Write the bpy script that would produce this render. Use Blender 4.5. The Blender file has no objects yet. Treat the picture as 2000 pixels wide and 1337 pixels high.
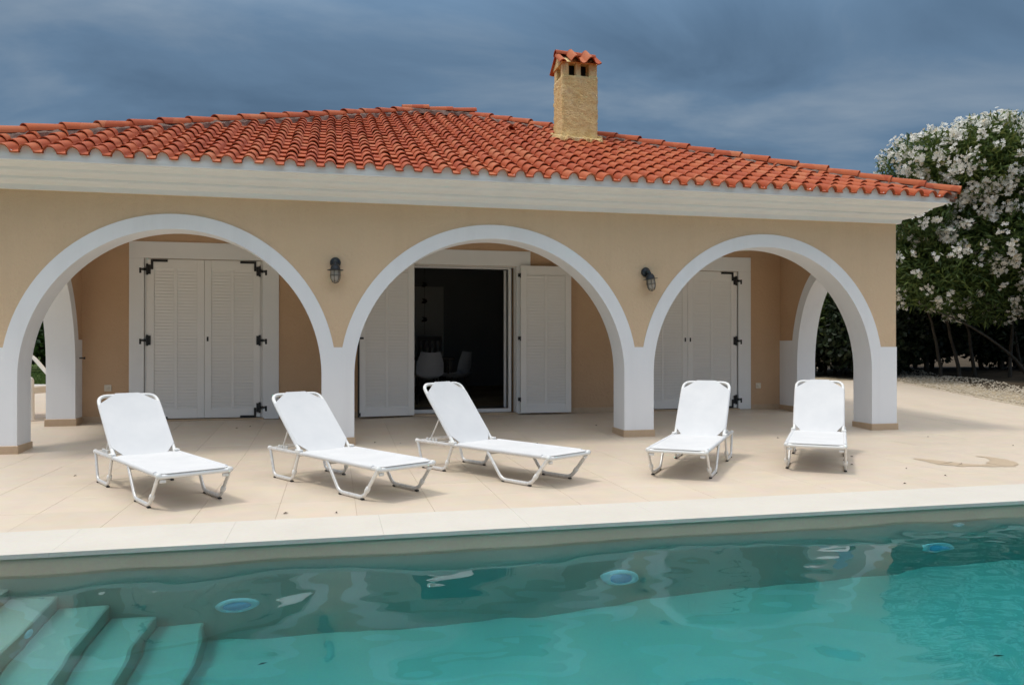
import bpy, bmesh, math, random
import numpy as np
from mathutils import Vector, Matrix
R = math.radians
random.seed(7)
rng = np.random.default_rng(11)
scene = bpy.context.scene
COL = scene.collection

# ------------------------------------------------------------------ camera
cam_d = bpy.data.cameras.new('camera')
cam = bpy.data.objects.new('camera', cam_d)
COL.objects.link(cam)
cam.location = (0, 0, 1.1)
cam.rotation_euler = (math.pi / 2 + 0.0026, 0, -0.2242)
cam_d.sensor_width = 36
cam_d.lens = 1531.76 / 2000 * 36
cam_d.clip_end = 2000
scene.camera = cam

# ------------------------------------------------------------------ light
SUN = Vector((-1.20, -0.27, 2.87)).normalized()      # direction towards the sun
elev = math.asin(SUN.z)
azim = math.atan2(SUN.x, SUN.y)
sd = bpy.data.lights.new('sun', 'SUN')
sd.energy = 1.0
sd.angle = R(9)
sd.color = (1.0, 0.95, 0.875)
sun = bpy.data.objects.new('sun', sd)
COL.objects.link(sun)
sun.location = (-6, 0, 14)
sun.rotation_euler = SUN.to_track_quat('Z', 'Y').to_euler()

world = bpy.data.worlds.new('World')
scene.world = world
world.use_nodes = True
nt = world.node_tree
nt.nodes.clear()
def N(nt, t, **kw):
    n = nt.nodes.new(t)
    for k, v in kw.items():
        setattr(n, k, v)
    return n
def L(nt, a, b):
    nt.links.new(a, b)
wo = N(nt, 'ShaderNodeOutputWorld')
bg = N(nt, 'ShaderNodeBackground')
bg.inputs['Strength'].default_value = 0.1
sky = N(nt, 'ShaderNodeTexSky', sky_type='NISHITA')
sky.sun_disc = False
sky.sun_elevation = elev
sky.sun_rotation = azim
sky.dust_density = 2.0
tc = N(nt, 'ShaderNodeTexCoord')
sep = N(nt, 'ShaderNodeSeparateXYZ')
L(nt, tc.outputs['Generated'], sep.inputs[0])
zc = N(nt, 'ShaderNodeMath', operation='MAXIMUM'); zc.inputs[1].default_value = 0.0
L(nt, sep.outputs['Z'], zc.inputs[0])
za = N(nt, 'ShaderNodeMath', operation='ADD'); za.inputs[1].default_value = 0.16
L(nt, zc.outputs[0], za.inputs[0])
dx = N(nt, 'ShaderNodeMath', operation='DIVIDE'); L(nt, sep.outputs['X'], dx.inputs[0]); L(nt, za.outputs[0], dx.inputs[1])
dy = N(nt, 'ShaderNodeMath', operation='DIVIDE'); L(nt, sep.outputs['Y'], dy.inputs[0]); L(nt, za.outputs[0], dy.inputs[1])
cmb = N(nt, 'ShaderNodeCombineXYZ'); L(nt, dx.outputs[0], cmb.inputs[0]); L(nt, dy.outputs[0], cmb.inputs[1])
mp = N(nt, 'ShaderNodeMapping')
mp.inputs['Location'].default_value = (3.1, 1.7, 0)
mp.inputs['Rotation'].default_value = (0, 0, R(24))
mp.inputs['Scale'].default_value = (0.7, 1.0, 1)
L(nt, cmb.outputs[0], mp.inputs['Vector'])
n1 = N(nt, 'ShaderNodeTexNoise'); n1.inputs['Scale'].default_value = 1.5; n1.inputs['Detail'].default_value = 9; n1.inputs['Roughness'].default_value = 0.54; n1.inputs['Distortion'].default_value = 0.5
L(nt, mp.outputs[0], n1.inputs['Vector'])
rp = N(nt, 'ShaderNodeValToRGB')
e = rp.color_ramp.elements
e[0].position = 0.36; e[0].color = (0.075, 0.135, 0.215, 1)
e[1].position = 0.70; e[1].color = (0.225, 0.295, 0.375, 1)
m_ = rp.color_ramp.elements.new(0.52); m_.color = (0.116, 0.196, 0.298, 1)
L(nt, n1.outputs['Fac'], rp.inputs['Fac'])
# cloud deck: raised overhead, beyond what overcast gives, to lift the ambient light
zenith_gain = N(nt, 'ShaderNodeMapRange', interpolation_type='SMOOTHSTEP')
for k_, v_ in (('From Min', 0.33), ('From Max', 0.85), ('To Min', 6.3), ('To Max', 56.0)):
    zenith_gain.inputs[k_].default_value = v_
L(nt, zc.outputs[0], zenith_gain.inputs['Value'])
vm = N(nt, 'ShaderNodeVectorMath', operation='SCALE')
# overhead it turns from slate blue to pale grey, so ambient light stays neutral
gz = N(nt, 'ShaderNodeMapRange', interpolation_type='SMOOTHSTEP')
for k_, v_ in (('From Min', 0.36), ('From Max', 0.75), ('To Min', 0.0), ('To Max', 0.95)):
    gz.inputs[k_].default_value = v_
L(nt, zc.outputs[0], gz.inputs['Value'])
bw = N(nt, 'ShaderNodeRGBToBW'); L(nt, rp.outputs['Color'], bw.inputs[0])
gm = N(nt, 'ShaderNodeMixRGB'); L(nt, gz.outputs[0], gm.inputs['Fac']); L(nt, rp.outputs['Color'], gm.inputs['Color1']); L(nt, bw.outputs[0], gm.inputs['Color2'])
L(nt, gm.outputs[0], vm.inputs[0]); L(nt, zenith_gain.outputs[0], vm.inputs['Scale'])
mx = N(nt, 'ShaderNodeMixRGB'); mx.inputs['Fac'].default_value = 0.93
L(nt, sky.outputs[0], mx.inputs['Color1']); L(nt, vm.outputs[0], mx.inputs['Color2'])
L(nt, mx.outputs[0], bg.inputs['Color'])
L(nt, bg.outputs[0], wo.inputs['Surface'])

vs = scene.view_settings
vs.view_transform = 'Standard'
vs.look = 'None'
vs.exposure = 0.66
vs.gamma = 1.0
vs.use_curve_mapping = False
scene.render.engine = 'CYCLES'
cy = scene.cycles
cy.use_denoising = True
try:
    cy.denoiser = 'OPENIMAGEDENOISE'
except Exception:
    pass
cy.max_bounces = 10
cy.diffuse_bounces = 5
cy.glossy_bounces = 4
cy.transmission_bounces = 8
cy.transparent_max_bounces = 12
cy.volume_bounces = 0
cy.caustics_refractive = True
cy.caustics_reflective = False
cy.sample_clamp_indirect = 0.0
cy.blur_glossy = 0.3

# ------------------------------------------------------------------ helpers
def new_mat(name, color, rough=0.7, metallic=0.0, spec=0.35):
    m = bpy.data.materials.new(name)
    m.use_nodes = True
    b = m.node_tree.nodes['Principled BSDF']
    b.inputs['Base Color'].default_value = (*color, 1)
    b.inputs['Roughness'].default_value = rough
    b.inputs['Metallic'].default_value = metallic
    b.inputs['Specular IOR Level'].default_value = spec
    return m, m.node_tree, b

def noise(nt, scale, detail=4, rough=0.55, coord='Object', vec=None):
    n = N(nt, 'ShaderNodeTexNoise')
    n.inputs['Scale'].default_value = scale
    n.inputs['Detail'].default_value = detail
    n.inputs['Roughness'].default_value = rough
    if vec is None:
        t = N(nt, 'ShaderNodeNewGeometry')
        vec = t.outputs['Position']
    L(nt, vec, n.inputs['Vector'])
    return n

def ramp(nt, fac, stops):
    r = N(nt, 'ShaderNodeValToRGB')
    el = r.color_ramp.elements
    el[0].position, el[0].color = stops[0][0], (*stops[0][1], 1)
    el[1].position, el[1].color = stops[-1][0], (*stops[-1][1], 1)
    for p, c in stops[1:-1]:
        x = el.new(p); x.color = (*c, 1)
    L(nt, fac, r.inputs['Fac'])
    return r

def mixc(nt, fac, a, b, mode='MIX'):
    m = N(nt, 'ShaderNodeMixRGB', blend_type=mode)
    for s, v in (('Fac', fac), ('Color1', a), ('Color2', b)):
        if isinstance(v, (int, float)):
            m.inputs[s].default_value = v
        elif isinstance(v, tuple):
            m.inputs[s].default_value = (*v, 1)
        else:
            L(nt, v, m.inputs[s])
    return m.outputs[0]

def bump(nt, b, height, strength=0.3, dist=0.01):
    n = N(nt, 'ShaderNodeBump')
    n.inputs['Strength'].default_value = strength
    n.inputs['Distance'].default_value = dist
    L(nt, height, n.inputs['Height'])
    L(nt, n.outputs[0], b.inputs['Normal'])
    return n

def mottled(name, c1, c2, scale=3.0, rough=0.75, fine=90.0, fine_s=0.25, fine_d=0.004, spec=0.3, streak=None, trowel=None):
    m, nt, b = new_mat(name, c1, rough, spec=spec)
    n = noise(nt, scale, 5, 0.6)
    r = ramp(nt, n.outputs['Fac'], [(0.3, c1), (0.72, c2)])
    out = r.outputs[0]
    f = noise(nt, fine, 3, 0.6)
    out = mixc(nt, 0.10, out, f.outputs['Color'], 'OVERLAY')
    if streak:
        g = N(nt, 'ShaderNodeNewGeometry')
        mpp = N(nt, 'ShaderNodeMapping'); mpp.inputs['Scale'].default_value = (5, 5, 0.35)
        L(nt, g.outputs['Position'], mpp.inputs['Vector'])
        s = noise(nt, 1.0, 5, 0.6, vec=mpp.outputs[0])
        sr = ramp(nt, s.outputs['Fac'], [(0.5, (0, 0, 0)), (0.8, (1, 1, 1))])
        mm = N(nt, 'ShaderNodeMath', operation='MULTIPLY'); mm.inputs[1].default_value = streak[1]
        L(nt, sr.outputs[0], mm.inputs[0])
        out = mixc(nt, mm.outputs[0], out, streak[0])
    L(nt, out, b.inputs['Base Color'])
    if trowel:
        tw = noise(nt, trowel, 4, 0.6)
        sm = N(nt, 'ShaderNodeMath', operation='MULTIPLY_ADD'); sm.inputs[1].default_value = 2.2
        L(nt, tw.outputs['Fac'], sm.inputs[0]); L(nt, f.outputs['Fac'], sm.inputs[2])
        bump(nt, b, sm.outputs[0], fine_s, fine_d)
    else:
        bump(nt, b, f.outputs['Fac'], fine_s, fine_d)
    return m

M = {}
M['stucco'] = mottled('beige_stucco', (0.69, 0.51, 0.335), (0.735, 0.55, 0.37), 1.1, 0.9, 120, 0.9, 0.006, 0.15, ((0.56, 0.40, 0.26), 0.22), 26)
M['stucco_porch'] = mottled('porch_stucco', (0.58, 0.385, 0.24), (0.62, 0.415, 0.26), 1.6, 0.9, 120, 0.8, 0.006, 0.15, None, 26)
M['white'] = mottled('white_plaster', (0.83, 0.845, 0.87), (0.875, 0.885, 0.905), 1.2, 0.75, 60, 0.12, 0.003, 0.25, ((0.66, 0.66, 0.66), 0.25))
M['cornice'] = mottled('cornice_paint', (0.80, 0.815, 0.82), (0.85, 0.86, 0.86), 2.0, 0.65, 50, 0.1, 0.003, 0.25)
M['shutter'] = mottled('shutter_paint', (0.85, 0.83, 0.80), (0.89, 0.87, 0.845), 1.5, 0.5, 40, 0.08, 0.002, 0.4)
M['frame'] = mottled('frame_plaster', (0.82, 0.82, 0.82), (0.86, 0.86, 0.855), 1.5, 0.7, 60, 0.1, 0.003, 0.25)
M['plinth'] = mottled('plinth_tile', (0.50, 0.36, 0.235), (0.58, 0.43, 0.29), 6, 0.45, 60, 0.05, 0.002, 0.4)
M['alu_white'] = new_mat('white_aluminium', (0.80, 0.80, 0.80), 0.35, spec=0.5)[0]
M['iron'] = new_mat('black_iron', (0.012, 0.012, 0.013), 0.45, spec=0.5)[0]
M['lampgrey'] = new_mat('lamp_grey_metal', (0.035, 0.042, 0.05), 0.4, 0.4)[0]
M['cage'] = new_mat('lamp_cage_metal', (0.12, 0.11, 0.10), 0.4, 0.6)[0]
M['socket'] = new_mat('socket_plastic', (0.72, 0.64, 0.52), 0.4)[0]
M['mortar'] = mottled('roof_mortar', (0.13, 0.085, 0.07), (0.34, 0.24, 0.20), 9, 0.95, 60, 0.8, 0.02, 0.1)
M['deck'] = new_mat('roof_deck', (0.16, 0.06, 0.035), 0.9)[0]
M['dark'] = new_mat('flue_hollow_shade', (0.01, 0.009, 0.008), 0.9)[0]
M['wood_dark'] = new_mat('dark_wood', (0.035, 0.02, 0.012), 0.45)[0]
M['room_wall'] = new_mat('room_wall_paint', (0.66, 0.66, 0.64), 0.8)[0]
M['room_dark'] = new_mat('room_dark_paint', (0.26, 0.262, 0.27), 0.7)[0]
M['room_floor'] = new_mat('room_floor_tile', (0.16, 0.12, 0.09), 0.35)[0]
M['plastic'] = mottled('white_plastic', (0.80, 0.80, 0.78), (0.84, 0.84, 0.82), 4, 0.4, 30, 0.03, 0.002, 0.45)
M['shell'] = new_mat('grey_white_shell', (0.50, 0.51, 0.54), 0.45)[0]
M['soil'] = new_mat('dark_debris', (0.05, 0.035, 0.02), 0.9)[0]

def alu():
    m, nt, b = new_mat('brushed_aluminium', (0.82, 0.82, 0.81), 0.38, 0.35, 0.5)
    n = noise(nt, 40, 3)
    r = ramp(nt, n.outputs['Fac'], [(0.3, (0.72, 0.71, 0.69)), (0.7, (0.86, 0.855, 0.84))])
    L(nt, r.outputs[0], b.inputs['Base Color'])
    return m
M['alu'] = alu()

def sling():
    m, nt, b = new_mat('white_sling_mesh', (0.80, 0.81, 0.82), 0.65, spec=0.3)
    g = N(nt, 'ShaderNodeTexCoord')
    w = N(nt, 'ShaderNodeTexWave'); w.inputs['Scale'].default_value = 160
    L(nt, g.outputs['Object'], w.inputs['Vector'])
    w2 = N(nt, 'ShaderNodeTexWave', bands_direction='Y'); w2.inputs['Scale'].default_value = 160
    L(nt, g.outputs['Object'], w2.inputs['Vector'])
    ad = N(nt, 'ShaderNodeMath', operation='ADD'); L(nt, w.outputs['Fac'], ad.inputs[0]); L(nt, w2.outputs['Fac'], ad.inputs[1])
    bump(nt, b, ad.outputs[0], 0.15, 0.001)
    n = noise(nt, 5, 4)
    r = ramp(nt, n.outputs['Fac'], [(0.3, (0.66, 0.665, 0.67)), (0.7, (0.72, 0.72, 0.72))])
    L(nt, r.outputs[0], b.inputs['Base Color'])
    return m
M['sling'] = sling()

def terracotta(px, x0, py, y0):
    m, nt, b = new_mat('terracotta', (0.5, 0.14, 0.06), 0.75, spec=0.25)
    g = N(nt, 'ShaderNodeNewGeometry')
    s = N(nt, 'ShaderNodeSeparateXYZ'); L(nt, g.outputs['Position'], s.inputs[0])
    def cell(o, p, o0):
        a = N(nt, 'ShaderNodeMath', operation='SUBTRACT'); L(nt, o, a.inputs[0]); a.inputs[1].default_value = o0
        d = N(nt, 'ShaderNodeMath', operation='DIVIDE'); L(nt, a.outputs[0], d.inputs[0]); d.inputs[1].default_value = p
        f = N(nt, 'ShaderNodeMath', operation='FLOOR'); L(nt, d.outputs[0], f.inputs[0])
        return f.outputs[0]
    c = N(nt, 'ShaderNodeCombineXYZ')
    L(nt, cell(s.outputs['X'], px, x0), c.inputs[0]); L(nt, cell(s.outputs['Y'], py, y0), c.inputs[1])
    wn = N(nt, 'ShaderNodeTexWhiteNoise', noise_dimensions='2D'); L(nt, c.outputs[0], wn.inputs['Vector'])
    r = ramp(nt, wn.outputs['Value'], [(0.0, (0.36, 0.070, 0.025)), (0.45, (0.415, 0.092, 0.032)), (0.85, (0.45, 0.112, 0.040)), (1.0, (0.47, 0.150, 0.065))])
    n = noise(nt, 7, 5, 0.65)
    nr = ramp(nt, n.outputs['Fac'], [(0.48, (0, 0, 0)), (0.78, (1, 1, 1))])
    mm = N(nt, 'ShaderNodeMath', operation='MULTIPLY'); mm.inputs[1].default_value = 0.5
    L(nt, nr.outputs[0], mm.inputs[0])
    o = mixc(nt, mm.outputs[0], r.outputs[0], (0.25, 0.065, 0.032))
    f = noise(nt, 120, 3)
    o = mixc(nt, 0.18, o, f.outputs['Color'], 'OVERLAY')
    L(nt, o, b.inputs['Base Color'])
    bump(nt, b, f.outputs['Fac'], 0.25, 0.003)
    return m

def chimney_mat():
    m, nt, b = new_mat('rough_yellow_stucco', (0.6, 0.43, 0.2), 0.95, spec=0.1)
    n = noise(nt, 4, 5, 0.6)
    r = ramp(nt, n.outputs['Fac'], [(0.3, (0.78, 0.56, 0.24)), (0.55, (0.85, 0.65, 0.33)), (0.75, (0.74, 0.59, 0.36))])
    g = N(nt, 'ShaderNodeNewGeometry')
    mpp = N(nt, 'ShaderNodeMapping'); mpp.inputs['Scale'].default_value = (18, 18, 30)
    L(nt, g.outputs['Position'], mpp.inputs['Vector'])
    n2 = noise(nt, 1.6, 5, 0.7, vec=mpp.outputs[0])
    dk = ramp(nt, n2.outputs['Fac'], [(0.33, (1, 1, 1)), (0.44, (0, 0, 0))])
    mm = N(nt, 'ShaderNodeMath', operation='MULTIPLY'); mm.inputs[1].default_value = 0.5
    L(nt, dk.outputs[0], mm.inputs[0])
    o = mixc(nt, mm.outputs[0], r.outputs[0], (0.36, 0.24, 0.11))
    L(nt, o, b.inputs['Base Color'])
    bump(nt, b, n2.outputs['Fac'], 0.75, 0.03)
    return m
M['chimney'] = chimney_mat()

def paving(name, joints=False):
    m, nt, b = new_mat(name, (0.6, 0.5, 0.38), 0.5, spec=0.35)
    n = noise(nt, 0.55, 5, 0.6)
    r = ramp(nt, n.outputs['Fac'], [(0.25, (0.605, 0.505, 0.40)), (0.6, (0.645, 0.545, 0.43)), (0.85, (0.665, 0.57, 0.46))])
    n2 = noise(nt, 6, 6, 0.65)
    o = mixc(nt, 0.20, r.outputs[0], n2.outputs['Color'], 'SOFT_LIGHT')
    # dusty marks left by dried water
    n3 = noise(nt, 1.3, 7, 0.7)
    k = ramp(nt, n3.outputs['Fac'], [(0.56, (0, 0, 0)), (0.75, (1, 1, 1))])
    kk = N(nt, 'ShaderNodeMath', operation='MULTIPLY'); kk.inputs[1].default_value = 0.35
    L(nt, k.outputs[0], kk.inputs[0])
    o = mixc(nt, kk.outputs[0], o, (0.64, 0.57, 0.48))
    if not joints:
        oi = N(nt, 'ShaderNodeObjectInfo')
        rr = ramp(nt, oi.outputs['Random'], [(0, (0.975, 0.975, 0.975)), (1, (1.02, 1.02, 1.015))])
        o = mixc(nt, 1.0, o, rr.outputs[0], 'MULTIPLY')
    else:
        g = N(nt, 'ShaderNodeNewGeometry')
        mpp = N(nt, 'ShaderNodeMapping')
        mpp.inputs['Location'].default_value = (-0.15, -5.14, 0)
        L(nt, g.outputs['Position'], mpp.inputs['Vector'])
        br = N(nt, 'ShaderNodeTexBrick'); br.offset = 0
        br.inputs['Scale'].default_value = 1
        br.inputs['Brick Width'].default_value = 0.505
        br.inputs['Row Height'].default_value = 0.52667
        br.inputs['Mortar Size'].default_value = 0.003
        L(nt, mpp.outputs[0], br.inputs['Vector'])
        o = mixc(nt, br.outputs['Fac'], o, (0.52, 0.425, 0.32))
    L(nt, o, b.inputs['Base Color'])
    rr2 = ramp(nt, n2.outputs['Fac'], [(0.3, (0.42,) * 3), (0.7, (0.6,) * 3)])
    L(nt, rr2.outputs[0], b.inputs['Roughness'])
    return m
M['tile'] = paving('terrace_tile_ceramic')
M['tile_sheet'] = paving('terrace_paving_ceramic', True)
M['grout'] = new_mat('grout', (0.50, 0.41, 0.31), 0.9)[0]
M['coping'] = mottled('pale_coping_stone', (0.60, 0.56, 0.49), (0.65, 0.61, 0.54), 1.8, 0.6, 40, 0.12, 0.003, 0.3)
M['lining'] = mottled('pool_plaster', (0.54, 0.515, 0.455), (0.60, 0.57, 0.505), 2.2, 0.8, 60, 0.15, 0.004, 0.2)
M['step'] = mottled('step_plaster', (0.50, 0.475, 0.415), (0.56, 0.53, 0.47), 2.2, 0.8, 60, 0.15, 0.004, 0.2)
M['band'] = mottled('warmed_lining_plaster', (0.60, 0.47, 0.34), (0.66, 0.53, 0.39), 2.2, 0.8, 60, 0.15, 0.004, 0.2)
M['light_ring'] = new_mat('pool_light_ring', (0.75, 0.90, 0.98), 0.35)[0]
M['light_lens'] = new_mat('pool_light_lens', (0.30, 0.65, 0.98), 0.2)[0]
M['wet'] = new_mat('wet_tile', (0.565, 0.44, 0.305), 0.4, spec=0.4)[0]

def water_mat():
    m = bpy.data.materials.new('pool_water')
    m.use_nodes = True
    nt = m.node_tree
    nt.nodes.clear()
    out = N(nt, 'ShaderNodeOutputMaterial')
    g = N(nt, 'ShaderNodeBsdfGlass'); g.inputs['IOR'].default_value = 1.333; g.inputs['Roughness'].default_value = 0.0
    g.inputs['Color'].default_value = (1, 1, 1, 1)
    v = N(nt, 'ShaderNodeVolumeAbsorption')
    v.inputs['Color'].default_value = (0.10, 0.845, 0.87, 1)
    v.inputs['Density'].default_value = 1.02
    L(nt, g.outputs[0], out.inputs['Surface'])
    L(nt, v.outputs[0], out.inputs['Volume'])
    return m
M['water'] = water_mat()

def glass_mat(name, tint=(0.95, 0.97, 0.97), frost=0.0):
    m = bpy.data.materials.new(name)
    m.use_nodes = True
    nt = m.node_tree
    nt.nodes.clear()
    out = N(nt, 'ShaderNodeOutputMaterial')
    t = N(nt, 'ShaderNodeBsdfTransparent'); t.inputs['Color'].default_value = (*tint, 1)
    g = N(nt, 'ShaderNodeBsdfGlossy'); g.inputs['Roughness'].default_value = 0.02
    f = N(nt, 'ShaderNodeFresnel'); f.inputs['IOR'].default_value = 1.45
    mxs = N(nt, 'ShaderNodeMixShader')
    L(nt, f.outputs[0], mxs.inputs['Fac']); L(nt, t.outputs[0], mxs.inputs[1]); L(nt, g.outputs[0], mxs.inputs[2])
    last = mxs.outputs[0]
    if frost:
        d = N(nt, 'ShaderNodeBsdfDiffuse'); d.inputs['Color'].default_value = (0.75, 0.73, 0.68, 1)
        m2 = N(nt, 'ShaderNodeMixShader'); m2.inputs['Fac'].default_value = frost
        L(nt, last, m2.inputs[1]); L(nt, d.outputs[0], m2.inputs[2]); last = m2.outputs[0]
    L(nt, last, out.inputs['Surface'])
    return m
M['glass'] = glass_mat('door_glass')
M['lampglass'] = glass_mat('lamp_glass', (0.9, 0.9, 0.88), 0.35)

def leaf_mat(name, stops, rough=0.5, trans=0.25):
    m, nt, b = new_mat(name, stops[0][1], rough, spec=0.35)
    a = N(nt, 'ShaderNodeAttribute', attribute_name='tint')
    r = ramp(nt, a.outputs['Fac'], stops)
    L(nt, r.outputs[0], b.inputs['Base Color'])
    out = nt.nodes['Material Output']
    tr = N(nt, 'ShaderNodeBsdfTranslucent')
    L(nt, r.outputs[0], tr.inputs['Color'])
    ms = N(nt, 'ShaderNodeMixShader'); ms.inputs['Fac'].default_value = trans
    L(nt, b.outputs[0], ms.inputs[1]); L(nt, tr.outputs[0], ms.inputs[2])
    L(nt, ms.outputs[0], out.inputs['Surface'])
    return m
M['oleander_leaf'] = leaf_mat('oleander_leaf', [(0.0, (0.035, 0.07, 0.02)), (0.5, (0.085, 0.14, 0.036)), (0.85, (0.16, 0.21, 0.05)), (1.0, (0.23, 0.24, 0.07))])
M['dark_leaf'] = leaf_mat('dark_leaf', [(0.0, (0.007, 0.014, 0.006)), (0.6, (0.016, 0.029, 0.012)), (1.0, (0.034, 0.052, 0.018))])  # greens darkened further to stand in for the thicket's deep shade
M['garden_leaf'] = leaf_mat('garden_leaf', [(0.0, (0.02, 0.05, 0.012)), (0.6, (0.045, 0.095, 0.02)), (1.0, (0.09, 0.14, 0.03))])
M['petal'] = leaf_mat('white_petal', [(0.0, (0.66, 0.57, 0.40)), (0.2, (0.86, 0.84, 0.76)), (1.0, (0.92, 0.92, 0.88))], 0.6, 0.3)
M['grass'] = leaf_mat('grass_blade', [(0.0, (0.03, 0.07, 0.012)), (1.0, (0.10, 0.15, 0.03))], 0.6, 0.3)
M['bark'] = mottled('grey_bark', (0.05, 0.043, 0.034), (0.09, 0.08, 0.065), 6, 0.9, 40, 0.6, 0.02, 0.1)

def ground_mat():
    m, nt, b = new_mat('sandy_ground', (0.4, 0.32, 0.22), 0.95, spec=0.1)
    n = noise(nt, 2.2, 7, 0.7)
    r = ramp(nt, n.outputs['Fac'], [(0.3, (0.30, 0.235, 0.15)), (0.55, (0.44, 0.36, 0.25)), (0.75, (0.52, 0.44, 0.33))])
    g = N(nt, 'ShaderNodeNewGeometry')
    s = N(nt, 'ShaderNodeSeparateXYZ'); L(nt, g.outputs['Position'], s.inputs[0])
    a = N(nt, 'ShaderNodeMath', operation='LESS_THAN'); a.inputs[1].default_value = -3.0
    L(nt, s.outputs['X'], a.inputs[0])
    n2 = noise(nt, 3.0, 5, 0.6)
    gr = ramp(nt, n2.outputs['Fac'], [(0.3, (0.05, 0.085, 0.02)), (0.7, (0.105, 0.135, 0.035))])
    o = mixc(nt, a.outputs[0], r.outputs[0], gr.outputs[0])
    # ground colour darkened beyond the gravel: leaf mould, and standing in for thicket shade
    ln = N(nt, 'ShaderNodeMath', operation='MULTIPLY_ADD'); ln.inputs[1].default_value = -0.27; L(nt, s.outputs['Y'], ln.inputs[0]); L(nt, s.outputs['X'], ln.inputs[2])
    l2 = N(nt, 'ShaderNodeMath', operation='MULTIPLY_ADD'); l2.inputs[1].default_value = 1.2; L(nt, n.outputs['Fac'], l2.inputs[0]); L(nt, ln.outputs[0], l2.inputs[2])
    md = N(nt, 'ShaderNodeMapRange'); md.inputs['From Min'].default_value = 9.35; md.inputs['From Max'].default_value = 9.7
    L(nt, l2.outputs[0], md.inputs['Value'])
    sl_ = ramp(nt, n2.outputs['Fac'], [(0.3, (0.045, 0.033, 0.02)), (0.7, (0.10, 0.075, 0.05))])
    o = mixc(nt, md.outputs[0], o, sl_.outputs[0])
    L(nt, o, b.inputs['Base Color'])
    f = noise(nt, 30, 5)
    bump(nt, b, f.outputs['Fac'], 0.7, 0.03)
    return m
M['ground'] = ground_mat()
M['pebble'] = (lambda: mottled('pebble', (0.40, 0.33, 0.24), (0.60, 0.53, 0.42), 14, 0.9, 80, 0.2, 0.004, 0.15))()

def tag(o, label=None, cat=None, group=None, kind=None):
    if label: o['label'] = label
    if cat: o['category'] = cat
    if group: o['group'] = group
    if kind: o['kind'] = kind
    return o

def empty(name, loc=(0, 0, 0), rz=0.0):
    o = bpy.data.objects.new(name, None)
    o.empty_display_size = 0.2
    COL.objects.link(o)
    o.location = loc
    o.rotation_euler = (0, 0, rz)
    return o

def link(name, me, mat, parent=None):
    o = bpy.data.objects.new(name, me)
    COL.objects.link(o)
    if mat is not None and not me.materials:
        me.materials.append(mat)
    if parent is not None:
        o.parent = parent
    return o

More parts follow.
